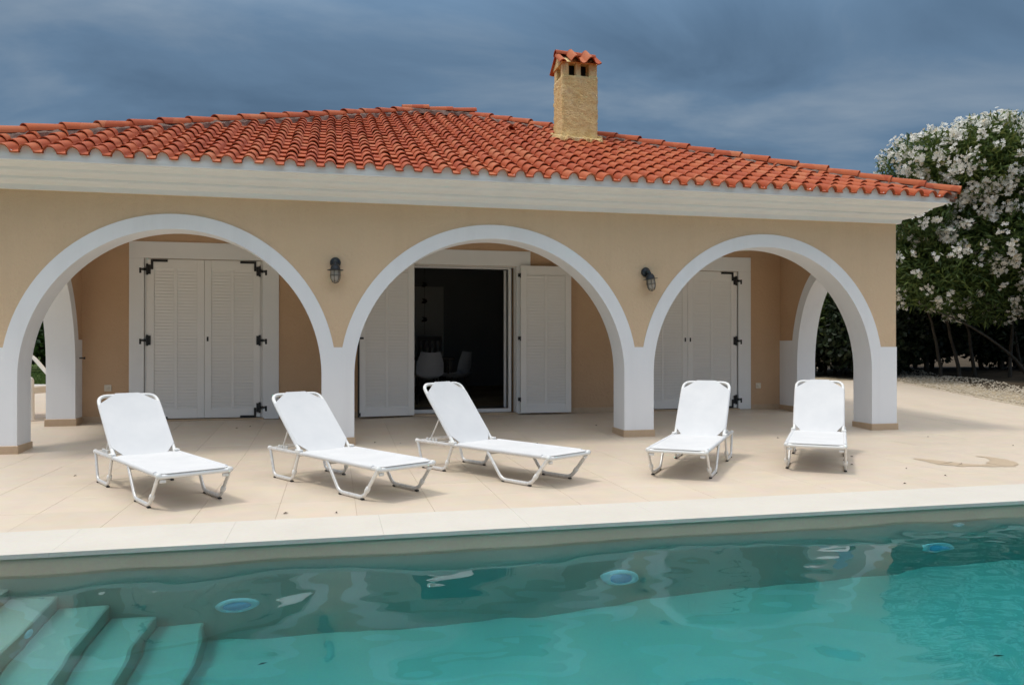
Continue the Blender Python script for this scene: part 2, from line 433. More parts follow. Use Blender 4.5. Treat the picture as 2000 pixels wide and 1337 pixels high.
class MB:
    """collects boxes, prisms and tubes into one mesh"""
    def __init__(s):
        s.v = []; s.f = []; s.sm = []
    def add(s, vs, fs, smooth=False):
        k = len(s.v)
        s.v += [tuple(p) for p in vs]
        s.f += [tuple(i + k for i in f) for f in fs]
        s.sm += [smooth] * len(fs)
        return s
    def box(s, x0, x1, y0, y1, z0, z1, mat=None):
        vs = [(x0, y0, z0), (x1, y0, z0), (x1, y1, z0), (x0, y1, z0), (x0, y0, z1), (x1, y0, z1), (x1, y1, z1), (x0, y1, z1)]
        if mat is not None:
            vs = [tuple(mat @ Vector(p)) for p in vs]
        return s.add(vs, [(0, 3, 2, 1), (4, 5, 6, 7), (0, 1, 5, 4), (1, 2, 6, 5), (2, 3, 7, 6), (3, 0, 4, 7)])
    def bbox(s, x0, x1, y0, y1, z0, z1, b=0.005, mat=None):
        """box with chamfered edges"""
        vs = []; idx = {}
        X, Y, Z = (x0, x1), (y0, y1), (z0, z1)
        def vid(i, j, k, ax):
            key = (i, j, k, ax)
            if key not in idx:
                p = [X[i] + (b if i == 0 else -b), Y[j] + (b if j == 0 else -b), Z[k] + (b if k == 0 else -b)]
                p[ax] = (X, Y, Z)[ax][(i, j, k)[ax]]
                idx[key] = len(vs); vs.append(tuple(p))
            return idx[key]
        fs = []
        for i in (0, 1):
            f = [vid(i, j, k, 0) for j, k in ((0, 0), (1, 0), (1, 1), (0, 1))]
            fs.append(f if i else f[::-1])
            f = [vid(j, i, k, 1) for j, k in ((0, 0), (1, 0), (1, 1), (0, 1))]
            fs.append(f[::-1] if i else f)
            f = [vid(j, k, i, 2) for j, k in ((0, 0), (1, 0), (1, 1), (0, 1))]
            fs.append(f if i else f[::-1])
        for j in (0, 1):
            for k in (0, 1):
                fs.append([vid(0, j, k, 1), vid(1, j, k, 1), vid(1, j, k, 2), vid(0, j, k, 2)])
                fs.append([vid(j, 0, k, 0), vid(j, 1, k, 0), vid(j, 1, k, 2), vid(j, 0, k, 2)])
                fs.append([vid(j, k, 0, 0), vid(j, k, 1, 0), vid(j, k, 1, 1), vid(j, k, 0, 1)])
        for i in (0, 1):
            for j in (0, 1):
                for k in (0, 1):
                    fs.append([vid(i, j, k, 0), vid(i, j, k, 1), vid(i, j, k, 2)])
        if mat is not None:
            vs = [tuple(mat @ Vector(p)) for p in vs]
        return s.add(vs, fs)
    def tube(s, path, r, n=8, cap=True, flat=1.0, up=Vector((1, 0, 0))):
        P = [Vector(p) for p in path]
        rr = r if isinstance(r, (list, tuple)) else [r] * len(P)
        vs = []; fs = []
        for i, p in enumerate(P):
            a = P[max(i - 1, 0)]; b = P[min(i + 1, len(P) - 1)]
            d = (b - a).normalized()
            u = up - d * up.dot(d)
            if u.length < 1e-3:
                u = Vector((0, 0, 1)) - d * d.z
                if u.length < 1e-3:
                    u = Vector((0, 1, 0))
            u.normalize(); w = d.cross(u)
            for k in range(n):
                t = 2 * math.pi * k / n
                vs.append(tuple(p + u * math.cos(t) * rr[i] * flat + w * math.sin(t) * rr[i]))
        for i in range(len(P) - 1):
            for k in range(n):
                k2 = (k + 1) % n
                fs.append((i * n + k, i * n + k2, (i + 1) * n + k2, (i + 1) * n + k))
        s.add(vs, fs, True)
        if cap:
            m = len(P) - 1
            s.add([vs[k] for k in range(n)], [tuple(range(n))[::-1]])
            s.add([vs[m * n + k] for k in range(n)], [tuple(range(n))])
        return s
    def lathe(s, prof, n=16, mat=None):
        vs = []; fs = []
        for r, z in prof:
            for k in range(n):
                t = 2 * math.pi * k / n
                vs.append((r * math.cos(t), r * math.sin(t), z))
        for i in range(len(prof) - 1):
            for k in range(n):
                k2 = (k + 1) % n
                fs.append((i * n + k, i * n + k2, (i + 1) * n + k2, (i + 1) * n + k))
        if mat is not None:
            vs = [tuple(mat @ Vector(p)) for p in vs]
        return s.add(vs, fs, True)
    def mesh(s, name):
        me = bpy.data.meshes.new(name)
        me.from_pydata(s.v, [], s.f)
        me.polygons.foreach_set('use_smooth', s.sm)
        bm = bmesh.new(); bm.from_mesh(me)
        bmesh.ops.recalc_face_normals(bm, faces=bm.faces)
        bm.to_mesh(me); bm.free()
        return me
    def build(s, name, mat, parent=None):
        return link(name, s.mesh(name), mat, parent)

def fillet(pts, r, n=5):
    P = [Vector(p) for p in pts]
    out = [P[0]]
    for i in range(1, len(P) - 1):
        a = (P[i - 1] - P[i]); b = (P[i + 1] - P[i])
        ra = min(r, a.length * 0.45, b.length * 0.45)
        p0 = P[i] + a.normalized() * ra; p1 = P[i] + b.normalized() * ra
        for k in range(n + 1):
            t = k / n
            out.append(p0 * (1 - t) ** 2 + P[i] * 2 * t * (1 - t) + p1 * t * t)
    out.append(P[-1])
    return out

# ------------------------------------------------------------------ levels
SLOPE_Y, SLOPE = 8.30, 0.042
def fz(y):
    return max(0.0, (y - SLOPE_Y) * SLOPE)
POOL = (-2.9, 9.5, 0.7, 4.60)          # x0 x1 y0 y1
WZ = -0.108
FLOOR_Z = -1.32
COPY0, COPY1 = 4.58, 5.14

# ------------------------------------------------------------------ ground
def ground_z(x, y):
    base = min(max(0.0, (y - SLOPE_Y) * SLOPE), 0.34) - 0.035
    edge = 10.75 + max(0.0, y - 9.5) * 0.27
    if x > edge and y > 3:
        t = min(1.0, (x - edge) / 1.2)
        base += 0.05 + 0.10 * t + 0.03 * math.sin(x * 2.1 + y * 1.3) * t
    return base
def make_ground():
    xs = [-400, -150, -60, -30, -20, -12, -8, -6, -5, -4, POOL[0] - 0.1, 0, 2, 4, 6, 8, POOL[1] + 0.1, 10, 10.5, 11, 11.3, 11.6, 12, 12.4, 12.8, 13.2, 13.8, 14.5, 15.5, 17, 20, 25, 35, 60, 150, 400]
    ys = [-400, -150, -60, -20, -8, -3, POOL[2] - 0.1, 2.5, POOL[3] + 0.1, 6, 7, 8.3, 9, 10, 10.5, 11, 11.5, 12, 12.5, 13, 13.5, 14, 15, 16, 17, 18, 20, 24, 32, 60, 150, 400]
    vs = [(x, y, ground_z(x, y)) for y in ys for x in xs]
    nx = len(xs); fs = []
    for j in range(len(ys) - 1):
        for i in range(nx - 1):
            xm, ym = (xs[i] + xs[i + 1]) / 2, (ys[j] + ys[j + 1]) / 2
            if POOL[0] - 0.1 < xm < POOL[1] + 0.1 and POOL[2] - 0.1 < ym < POOL[3] + 0.1:
                continue
            fs.append((j * nx + i, j * nx + i + 1, (j + 1) * nx + i + 1, (j + 1) * nx + i))
    mb = MB(); mb.add(vs, fs, True)
    tag(mb.build('ground', M['ground']), kind='structure')
make_ground()

# ------------------------------------------------------------------ terrace
TX0, TPX, TNX = 0.15 - 8 * 0.505, 0.505, 24
TY0, TPY, TNY = 5.14, (8.30 - 5.14) / 6, 11
TX1, TY1 = TX0 + TPX * TNX, TY0 + TPY * TNY
def make_terrace():
    mb = MB()
    def patch(poly_fn):
        pass
    def strip(x0, x1, y0, y1, dz, x1b=None):
        """quad patches following the fall of the terrace, right edge may run from x1 to x1b"""
        ys = [y0] + [y for y in (SLOPE_Y,) if y0 < y < y1] + [y1]
        x1b = x1 if x1b is None else x1b
        rx = lambda y: x1 + (x1b - x1) * (y - y0) / (y1 - y0)
        for a, b in zip(ys[:-1], ys[1:]):
            mb.add([(x0, a, fz(a) + dz), (rx(a), a, fz(a) + dz), (rx(b), b, fz(b) + dz), (x0, b, fz(b) + dz)], [(0, 1, 2, 3)])
    strip(TX0 - 0.01, TX1 + 0.01, TY0, TY1, -0.004)
    base = mb.build('terrace', M['grout'])
    tag(base, kind='structure')
    mb = MB()
    strip(-7.5, TX0 - 0.004, COPY1, TY1, 0.0)
    strip(-7.5, -3.45, TY1, 15.6, 0.0)
    strip(TX1 + 0.004, 10.75, COPY1, 9.5, 0.0)
    strip(TX1 + 0.004, 10.75, 9.5, TY1, 0.0, 10.75 + (TY1 - 9.5) * 0.27)
    strip(7.05, 10.75 + (TY1 - 9.5) * 0.27, TY1, 15.4, 0.0, 10.75 + (15.4 - 9.5) * 0.27)
    o = mb.build('paving', M['tile_sheet'], base)
    # every tile near enough to be told apart
    g = 0.0009
    t = MB(); t.bbox(g, TPX - g, g, TPY - g, -0.0100, 0.0, 0.0006)
    me = t.mesh('terrace_tile')
    for j in range(TNY):
        y = TY0 + j * TPY
        for i in range(TNX):
            o = link('terrace_tile', me, M['tile'], base)
            o.location = (TX0 + i * TPX, y, fz(y) + 0.0005 * random.uniform(-1, 1))
            if y > SLOPE_Y - 0.01:
                o.rotation_euler = (math.atan(SLOPE), 0, 0)
    # coping stones along the pool
    x = 2.03 - 0.872 * 7
    while x < 9.6:
        c = MB(); w = 0.872
        c.bbox(x + 0.0004, x + w - 0.0004, COPY0, COPY1 - 0.004, -0.022, 0.003, 0.0005)
        c.build('coping_stone', M['coping'], base)
        x += w
    # other copings, out of the picture, so that the pool is closed
    c = MB(); c.box(POOL[0] - 0.45, POOL[0] + 0.04, POOL[2] - 0.4, COPY0, -0.022, 0.003); c.build('coping_stone', M['coping'], base)
    c = MB(); c.box(POOL[1] - 0.04, POOL[1] + 0.45, POOL[2] - 0.4, COPY0, -0.022, 0.003); c.build('coping_stone', M['coping'], base)
    c = MB(); c.box(POOL[0] + 0.05, POOL[1] - 0.05, POOL[2] - 0.4, POOL[2] + 0.04, -0.022, 0.003); c.build('coping_stone', M['coping'], base)
    return base
terrace = make_terrace()

# ------------------------------------------------------------------ pool
def make_pool():
    x0, x1, y0, y1 = POOL
    mb = MB()
    W = 0.25
    mb.box(x0 - W, x1 + W, y1, y1 + W, FLOOR_Z - .2, -0.0225)
    mb.box(x0 - W, x1 + W, y0 - W, y0, FLOOR_Z - .2, -0.0225)
    mb.box(x0 - W, x0, y0, y1, FLOOR_Z - .2, -0.0225)
    mb.box(x1, x1 + W, y0, y1, FLOOR_Z - .2, -0.0225)
    mb.box(x0, x1, y0, y1, FLOOR_Z - .2, FLOOR_Z)
    pool = tag(mb.build('pool', M['lining']), kind='structure')
    nos = [(-1.90, -0.17), (-1.66, -0.355), (-1.415, -0.544), (-1.17, -0.732), (-0.947, -0.912), (-0.69, -1.113)]
    for k, (xr, zt) in enumerate(nos):
        xl = x0 if k == 0 else nos[k - 1][0]
        s = MB(); s.bbox(xl + 0.001, xr, y0 + .001, y1 - 0.001, FLOOR_Z - .01, zt, 0.012)
        s.build('pool_step', M['step'], pool)
    # strip added over the lining, its beige warmed against the bluish light
    b_ = MB(); b_.box(x0 + .001, x1 - .001, y1 - .004, y1 + .02, -0.17, -0.0228); b_.build('warm_lining_strip', M['band'], pool)
    for x in (-0.51, 1.73, 4.03):
        rot = Matrix.Translation((x, y1, -0.86)) @ Matrix.Rotation(R(90), 4, 'X')
        l = MB(); l.lathe([(0.122, -0.005), (0.122, 0.010), (0.112, 0.024), (0.088, 0.030), (0.080, 0.026), (0.078, 0.014)], 28, rot)
        lo = l.build('pool_light', M['light_ring'], pool)
        l = MB(); l.lathe([(0.079, 0.012), (0.074, 0.024), (0.05, 0.032), (0.02, 0.035), (0.0005, 0.0352)], 28, rot)
        l.build('lens', M['light_lens'], lo)
    rot = Matrix.Translation((4.213, y1, -0.262)) @ Matrix.Rotation(R(90), 4, 'X')
    l = MB(); l.lathe([(0.045, -0.004), (0.045, 0.010), (0.03, 0.016), (0.014, 0.016), (0.012, 0.002), (0.0005, 0.002)], 18, rot)
    l.build('water_inlet', M['light_ring'], pool)
    rot = Matrix.Translation((-1.415, 4.17, -0.64)) @ Matrix.Rotation(R(90), 4, 'Y')
    l = MB(); l.lathe([(0.048, -0.004), (0.048, 0.008), (0.036, 0.014), (0.0005, 0.016)], 18, rot)
    l.build('step_light', M['light_ring'], pool)
    # leaf scraps lying on the pool floor
    d = MB()
    for (x, y) in [(-0.50, 4.12), (-0.49, 4.06), (-0.53, 3.98), (-0.56, 3.93), (0.35, 3.9), (2.3, 3.2), (3.4, 3.4), (3.25, 3.1), (-0.35, 4.3), (0.9, 3.4)]:
        a = random.uniform(0, 6.28); l_, w_ = random.uniform(0.014, 0.03), random.uniform(0.006, 0.012)
        c, s_ = math.cos(a), math.sin(a)
        pts = [(-l_, 0, 0.0), (0, -w_, 0.004), (l_, 0, 0.001), (0, w_, 0.006)]
        d.add([(x + p * c - q * s_, y + p * s_ + q * c, FLOOR_Z + 0.002 + z) for p, q, z in pts], [(0, 1, 2), (0, 2, 3)])
    tag(d.build('leaf_scraps', M['soil']), 'dark leaf scraps lying on the pool floor beside the steps', 'leaf litter', kind='stuff')
    # ground drawn up around the water
    nx, ny = 260, 130
    X = np.linspace(x0 - 0.02, x1 + 0.02, nx); Y = np.linspace(y0 - 0.02, y1 + 0.02, ny)
    gx, gy = np.meshgrid(X, Y)
    z = np.zeros_like(gx)
    r2 = np.random.default_rng(5)
    for k in range(16):
        lam = r2.uniform(0.32, 1.2); a = r2.uniform(0, 2 * np.pi)
        amp = 0.0016 * lam ** 1.25
        z += amp * 1.1 * np.sin(2 * np.pi / lam * (gx * np.cos(a) + gy * np.sin(a)) + r2.uniform(0, 6.28))
    calm = 0.62 + 0.38 * np.tanh((gx - 2.6) * 0.8)            # livelier water to the right
    for k in range(12):
        lam = r2.uniform(0.12, 0.26); a = r2.uniform(0, 2 * np.pi)
        z += calm * 0.00055 * np.sin(2 * np.pi / lam * (gx * np.cos(a) + gy * np.sin(a)) + r2.uniform(0, 6.28))
    vs = np.stack([gx.ravel(), gy.ravel(), (z + WZ).ravel()], 1)
    idx = np.arange(nx * ny).reshape(ny, nx)
    fs = np.stack([idx[:-1, :-1].ravel(), idx[:-1, 1:].ravel(), idx[1:, 1:].ravel(), idx[1:, :-1].ravel()], 1).tolist()
    vs = vs.tolist()
    # skirt and bottom hidden inside the shell
    ring = list(idx[0, :]) + list(idx[1:, -1]) + list(idx[-1, -2::-1]) + list(idx[-2:0:-1, 0])
    k0 = len(vs); zb = FLOOR_Z - 0.05
    for i in ring:
        vs.append([vs[i][0], vs[i][1], zb])
    n = len(ring)
    for i in range(n):
        j = (i + 1) % n
        fs.append([ring[j], ring[i], k0 + i, k0 + j])
    fs.append([k0 + i for i in range(n)][::-1])
    me = bpy.data.meshes.new('water')
    me.from_pydata(vs, [], fs)
    sm = [True] * ((nx - 1) * (ny - 1)) + [False] * (n + 1)
    me.polygons.foreach_set('use_smooth', sm)
    w = link('water', me, M['water'])
    tag(w, kind='structure')
make_pool()

# ------------------------------------------------------------------ house
house = empty('house', (1.8, 8.69, 0))
tag(house, 'low beige stucco villa with white arches and an orange tiled hip roof', 'house')
house_inv = Matrix.Translation((-1.8, -8.69, 0))
def hpart(mb_or_obj, name=None, mat=None, parent=None):
    o = mb_or_obj.build(name, mat) if isinstance(mb_or_obj, MB) else mb_or_obj
    o.parent = parent or house
    o.matrix_parent_inverse = house_inv if parent is None else Matrix.Identity(4)
    return o

HX0, HX1, HY0, HY1 = -3.42, 7.02, 8.69, 18.19
TH = 0.34
IX0, IX1, BY = -3.11, 6.74, 10.90      # porch interior and back wall
ZT = 2.66
AZ, AB, BAND, VZ = 0.76, 1.5335, 0.156, 1.07
ARCH = [(-3.057, -0.122), (0.224, 3.332), (3.699, 6.659)]
PR = 0.012

def arch_top(x, ar, az, ab, grow):
    z = -9
    for a, b in ar:
        c, h = (a + b) / 2, (b - a) / 2 + grow
        t = (x - c) / h
        if abs(t) < 1:
            z = max(z, az + (ab + grow) * math.sqrt(1 - t * t))
    return z

def wall_core(s0, s1, t0, t1, ztop, ar, az, ab, vz, swap=False):
    """beige wall above arches: s runs along the wall, t through it"""
    ss = set(np.linspace(s0, s1, 120).tolist())
    for a, b in ar:
        c, h = (a + b) / 2, (b - a) / 2 + BAND - 0.012
        for k in range(61):
            x = c + h * math.cos(math.pi * k / 60)
            if s0 < x < s1: ss.add(x)
    ss = sorted(ss)
    zb = [max(vz - 0.01, arch_top(x, ar, az, ab, BAND - 0.012)) for x in ss]
    P = (lambda s, t, z: (t, s, z)) if swap else (lambda s, t, z: (s, t, z))
    mb = MB(); vs = []; n = len(ss)
    for t in (t0, t1):
        for x, z in zip(ss, zb):
            vs += [P(x, t, z), P(x, t, ztop)]
    fs = []
    for i in range(n - 1):
        a = 2 * i; b = 2 * n + 2 * i
        fs += [(a, a + 2, a + 3, a + 1), (b, b + 1, b + 3, b + 2), (a, b, b + 2, a + 2), (a + 1, a + 3, b + 3, b + 1)]
    fs += [(0, 1, 2 * n + 1, 2 * n), (2 * n - 2, 4 * n - 2, 4 * n - 1, 2 * n - 1)]
    return mb.add(vs, fs)

def arch_trim(a, b, t0, t1, az, ab, vz, swap=False, n=48):
    P = (lambda s, t, z: (t, s, z)) if swap else (lambda s, t, z: (s, t, z))
    c, h = (a + b) / 2, (b - a) / 2
    ai = math.asin((vz - az) / ab); ao = math.asin((vz - az) / (ab + BAND))
    mb = MB(); front = []; 
    for k in range(n + 1):
        f = k / n
        ti = ai + (math.pi - 2 * ai) * f; to = ao + (math.pi - 2 * ao) * f
        front.append(((c + h * math.cos(ti), az + ab * math.sin(ti)), (c + (h + BAND) * math.cos(to), az + (ab + BAND) * math.sin(to))))
    def strip(pts, smooth):
        vs = []; fs = []
        for p, q in pts: vs += [p, q]
        for k in range(len(pts) - 1):
            fs.append((2 * k, 2 * k + 2, 2 * k + 3, 2 * k + 1))
        mb.add(vs, fs, smooth)
    strip([(P(i[0], t0, i[1]), P(o[0], t0, o[1])) for i, o in front], False)
    strip([(P(i[0], t1, i[1]), P(o[0], t1, o[1])) for i, o in front], False)
    strip([(P(i[0], t0, i[1]), P(i[0], t1, i[1])) for i, o in front], True)
    strip([(P(o[0], t0, o[1]), P(o[0], t1, o[1])) for i, o in front], True)
    return mb

def pillar(sl, sr, t0, t1, az, ab, vz, zb, swap=False, al=None, arr=None):
    """white pillar: its upper flanks follow the arches on either side"""
    P = (lambda s, t, z: (t, s, z)) if swap else (lambda s, t, z: (s, t, z))
    zs = [zb, az] + [az + (vz - az) * k / 8 for k in range(1, 9)]
    mb = MB(); vs = []
    for z in zs:
        f = math.sqrt(max(0, 1 - ((z - az) / ab) ** 2)) if z > az else 1
        l, r = sl, sr
        if al: c, h = (al[0] + al[1]) / 2, (al[1] - al[0]) / 2; l = c + h * f
        if arr: c, h = (arr[0] + arr[1]) / 2, (arr[1] - arr[0]) / 2; r = c - h * f
        vs += [P(l, t0, z), P(r, t0, z), P(r, t1, z), P(l, t1, z)]
    fs = []
    for k in range(len(zs) - 1):
        a = 4 * k
        for i in range(4):
            j = (i + 1) % 4
            fs.append((a + i, a + j, a + 4 + j, a + 4 + i))
    m = 4 * (len(zs) - 1)
    fs += [(0, 3, 2, 1), (m, m + 1, m + 2, m + 3)]
    return mb.add(vs, fs)

PH = 0.088
def plinth_box(x0, x1, y0, y1, parent):
    zb = fz(y0) - 0.02
    p = MB(); p.bbox(x0 - .012, x1 + .012, y0 - .012, y1 + .012, zb, fz((y0 + y1) / 2) + PH, 0.004)
    o = p.build('plinth', M['plinth'])
    o.parent = parent; o.matrix_parent_inverse = parent.matrix_world.inverted() if False else house_inv
    return o

# front arcade
hpart(wall_core(HX0, HX1, HY0, HY0 + TH, ZT, ARCH, AZ, AB, VZ), 'facade_wall', M['stucco'])
for a, b in ARCH:
    hpart(arch_trim(a, b, HY0 - PR, HY0 + TH + PR, AZ, AB, VZ), 'arch_trim', M['white'])
edges = [(HX0 - .002, None, ARCH[0]), (None, ARCH[0], ARCH[1]), (None, ARCH[1], ARCH[2]), (None, ARCH[2], None)]
for l, al, ar in edges:
    sl = l if al is None else al[1]
    sr = HX1 + .002 if ar is None else ar[0]
    p = hpart(pillar(sl, sr, HY0 - PR, HY0 + TH + PR, AZ, AB, VZ, 0.05, al=al, arr=ar), 'pillar', M['white'])
    q = MB(); q.bbox(sl - .014, sr + .014, HY0 - PR - .014, HY0 + TH + PR + .014, -0.02, fz(HY0 + .1) + PH - 0.012, 0.004)
    o = q.build('plinth', M['plinth']); o.parent = p
# side arcades of the porch
SAZ, SAB, SVZ = 0.77, 1.32, 1.16
for (xa, xb, y1, nm) in ((IX1, HX1 - .003, 10.43, 'r'), (HX0 + .003, IX0, 10.63, 'l')):
    ar = [(HY0 + TH + PR + .002, y1)]
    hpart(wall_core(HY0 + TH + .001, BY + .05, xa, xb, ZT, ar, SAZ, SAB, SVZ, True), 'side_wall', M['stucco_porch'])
    hpart(arch_trim(ar[0][0], ar[0][1], xa - PR, xb + PR * .8, SAZ, SAB, SVZ, True), 'arch_trim', M['white'])
    p = hpart(pillar(y1, BY + .05, xa - PR, xb + PR * .8, SAZ, SAB, SVZ, 0.05, True, al=ar[0]), 'pillar', M['white'])
    q = MB(); q.bbox(xa - PR - .014, xb + PR + .012, y1 - .014, BY + .04, -0.02, fz(y1) + PH, 0.004)
    o = q.build('plinth', M['plinth']); o.parent = p

# porch back wall with its three openings
OPEN = [(-2.372, -0.913), (1.065, 2.545), (4.36, 6.02)]
DZ0, DZ1 = 0.135, 2.212
mb = MB()
xs = [IX0 - .2] + [x for o in OPEN for x in o] + [IX1 + .2]
for k in range(0, len(xs), 2):
    mb.box(xs[k], xs[k + 1], BY, BY + .25, 0, ZT)
for a, b in OPEN:
    mb.box(a, b, BY, BY + .25, DZ1, ZT)
    mb.box(a, b, BY, BY + .25, 0, DZ0 - 0.012)
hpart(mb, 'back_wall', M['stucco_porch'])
c = MB(); c.box(IX0 - .2, IX1 + .2, HY0 + TH - .02, BY + .02, 2.60, 2.655); hpart(c, 'porch_ceiling', M['frame'])
# outer shell behind the porch
s = MB()
s.box(HX0, HX0 + .3, BY + .06, HY1, -.05, ZT); s.box(HX1 - .3, HX1, BY + .06, HY1, -.05, ZT); s.box(HX0 + .3, HX1 - .3, HY1 - .3, HY1, -.05, ZT)
hpart(s, 'outer_wall', M['stucco'])

FW = 0.178
def door_frame(a, b, iw=0.045):
    f = MB()
    f.bbox(a - FW, a, BY - .022, BY + .10, DZ0 - .02, DZ1, .004)
    f.bbox(b, b + FW + .03, BY - .022, BY + .10, DZ0 - .02, DZ1, .004)
    f.bbox(a - FW, b + FW + .03, BY - .022, BY + .10, DZ1 + .0005, DZ1 + .215, .004)
    d = hpart(f, 'door_frame', M['frame'])
    t = MB()
    t.bbox(a, a + iw, BY + .012, BY + .11, DZ0, DZ1 - .0005, .003); t.bbox(b - iw, b, BY + .012, BY + .11, DZ0, DZ1 - .0005, .003)
    t.bbox(a + iw + .0005, b - iw - .0005, BY + .012, BY + .11, DZ1 - iw, DZ1 - .001, .003)
    o = t.build('inner_frame', M['shutter']); o.parent = d
    th = MB(); th.bbox(a - .02, b + .02, BY - .03, BY + .2, fz(BY) - .01, DZ0 - .004, .004)
    o = th.build('threshold', M['plinth']); o.parent = d
    return d
for k_, (a, b) in enumerate(OPEN): door_frame(a, b, 0.014 if k_ == 1 else 0.045)
# skirting between the doors
for a, b in ((IX0, OPEN[0][0] - FW), (OPEN[0][1] + FW + .03, OPEN[1][0] - FW), (OPEN[1][1] + FW + .03, OPEN[2][0] - FW), (OPEN[2][1] + FW + .03, IX1)):
    q = MB(); q.bbox(a + .005, b - .005, BY - .011, BY + .01, fz(BY) - .01, fz(BY) + .075, .003); hpart(q, 'skirting', M['plinth'])

def shutter_leaf(w, h, mirror=False, lock=False):
    """louvred leaf, hinge edge at x=0, face towards -y; returns an object tree under the house"""
    st, rail = 0.085, 0.12
    f = MB()
    f.bbox(0, st, -.02, .02, 0, h, .003); f.bbox(w - st, w, -.02, .02, 0, h, .003)
    f.bbox(st + .0004, w - st - .0004, -.02, .02, 0, rail, .003); f.bbox(st + .0004, w - st - .0004, -.02, .02, h - rail, h, .003)
    f.bbox(w / 2 - .018, w / 2 + .018, -.013, .004, rail + .0004, h - rail - .0004, .002)
    f.box(st, w - st, .006, .012, rail, h - rail)
    root = hpart(f, 'shutter', M['shutter'])
    s = MB()
    z = rail + 0.02
    while z < h - rail - .01:
        m4 = Matrix.Translation((0, -0.003, z)) @ Matrix.Rotation(R(19), 4, 'X')
        for x0, x1 in ((st + .001, w / 2 - .0185), (w / 2 + .0185, w - st - .001)):
            s.box(x0, x1, -.0045, .0045, -.0205, .0205, m4)
        z += 0.0415
    so = s.build('slats', M['shutter'], root)
    so['kind'] = 'stuff'
    if mirror:
        root.scale = (-1, 1, 1)
    if lock:
        k = MB(); k.bbox(w - .05, w - .028, -.027, -.019, h * .5 - .03, h * .5 + .03, .003)
        k.build('latch', M['iron'], root)
    return root
def hinge(root, z, corner=0):
    k = MB()
    k.bbox(-.085, -.004, -.034, -.021, z - .018, z + .018, .002)         # arm to the frame
    k.bbox(.016, .046, -.033, -.0205, z - .06, z + .06, .002)
    k.tube([(0.004, -.032, z - .07), (0.004, -.032, z + .07)], .014, 8)
    k.bbox(-.09, -.064, -.036, -.022, z - .05, z + .02, .002)
    if corner:
        k.bbox(.048, .076, -.0325, -.0205, z + (0 if corner > 0 else -.115), z + (.115 if corner > 0 else 0), .002)
        zz = z + (.115 if corner > 0 else -.115)
        k.bbox(.048, .25, -.033, -.0206, zz - .015, zz + .015, .002)
    k.build('hinge', M['iron'], root)
LH = DZ1 - .05 - DZ0
def closed_pair(a, b, lock_l, lock_r):
    w = (b - a) / 2 - .005
    for mir, x in ((False, a + .003), (True, b - .003)):
        r = shutter_leaf(w, LH + .035, mir, lock_r if mir else lock_l)
        r.location = (x, BY + .012, DZ0 + .006)
        hinge(r, .125, -1); hinge(r, LH * .5); hinge(r, LH - .10, 1)
closed_pair(OPEN[0][0] + .03, OPEN[0][1] - .03, False, True)
closed_pair(OPEN[2][0] + .03, OPEN[2][1] - .03, True, True)
# open pair of the middle door, folded back against the wall
r = shutter_leaf(0.74, LH + .06); r.location = (2.592, BY - .075, DZ0 - .005); r.rotation_euler = (0, 0, R(-2)); 
for z in (.19, LH * .52, LH - .08):
    k = MB(); k.bbox(-.036, -.006, -.012, .006, z - .018, z + .03, .003); k.tube([(-.004, -.016, z - .032), (-.004, -.016, z + .032)], .009, 8); k.build('hinge', M['iron'], r)
r = shutter_leaf(0.755, LH + .06, True); r.location = (1.085, BY - .075, DZ0 - .005); r.rotation_euler = (0, 0, R(9))
k = MB(); k.bbox(.70, .785, -.034, -.0215, LH * .52 - .012, LH * .52 + .012, .002); k.bbox(.756, .770, -.03, .03, .0, LH * .80, .002)
k.bbox(.74, .775, -.032, -.0212, 0.01, .055, .002); k.build('espagnolette', M['iron'], r)
r = shutter_leaf(0.70, LH + .06, True); r.location = (1.03, BY - .02, DZ0 - .005); r.rotation_euler = (0, 0, R(2))

# sliding door
f = MB(); a, b = OPEN[1]
a2, b2 = a + .015, b - .046
f.bbox(a2, b2, BY + .10, BY + .16, DZ0, DZ0 + .05, .003); f.bbox(a2, b2, BY + .10, BY + .16, DZ1 - .035, DZ1 - .0155, .003)
f.bbox(a2, a2 + .02, BY + .10, BY + .16, DZ0 + .0505, DZ1 - .0355, .003); f.bbox(b2 - .04, b2, BY + .10, BY + .16, DZ0 + .0505, DZ1 - .0355, .003)
sl = hpart(f, 'sliding_door', M['alu_white'])
f = MB(); c0 = b2 - .075
f.bbox(c0, b2 - .041, BY + .245, BY + .285, DZ0 + .052, DZ1 - .037, .003)
f.build('leaf_stile', M['alu_white'], sl)
f = MB(); f.box(b2 - .041, b2 + 1.25, BY + .262, BY + .268, DZ0 + .053, DZ1 - .113); f.build('pane', M['glass'], sl)

# room behind the open door
room = MB()
RX0, RX1, RY1 = -0.6, 5.2, 15.6
room.box(RX0, RX1, BY + .26, RY1, DZ0 - .06, DZ0 - .006)
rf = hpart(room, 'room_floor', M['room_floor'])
w = MB(); w.box(RX0, RX1, RY1, RY1 + .1, DZ0, 2.6); w.box(RX0 - .1, RX0, BY + .26, RY1, DZ0, 2.6); w.box(RX1, RX1 + .1, BY + .26, RY1, DZ0, 2.6); w.box(RX0, RX1, BY + .26, RY1, 2.6, 2.65)
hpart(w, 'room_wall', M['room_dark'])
w = MB(); w.bbox(1.45, 2.15, RY1 - .06, RY1 - .003, DZ0, 2.25, .01); w.bbox(1.32, 1.44, RY1 - .08, RY1 - .003, DZ0, 2.32, .01)
hpart(w, 'room_door', M['room_wall'])

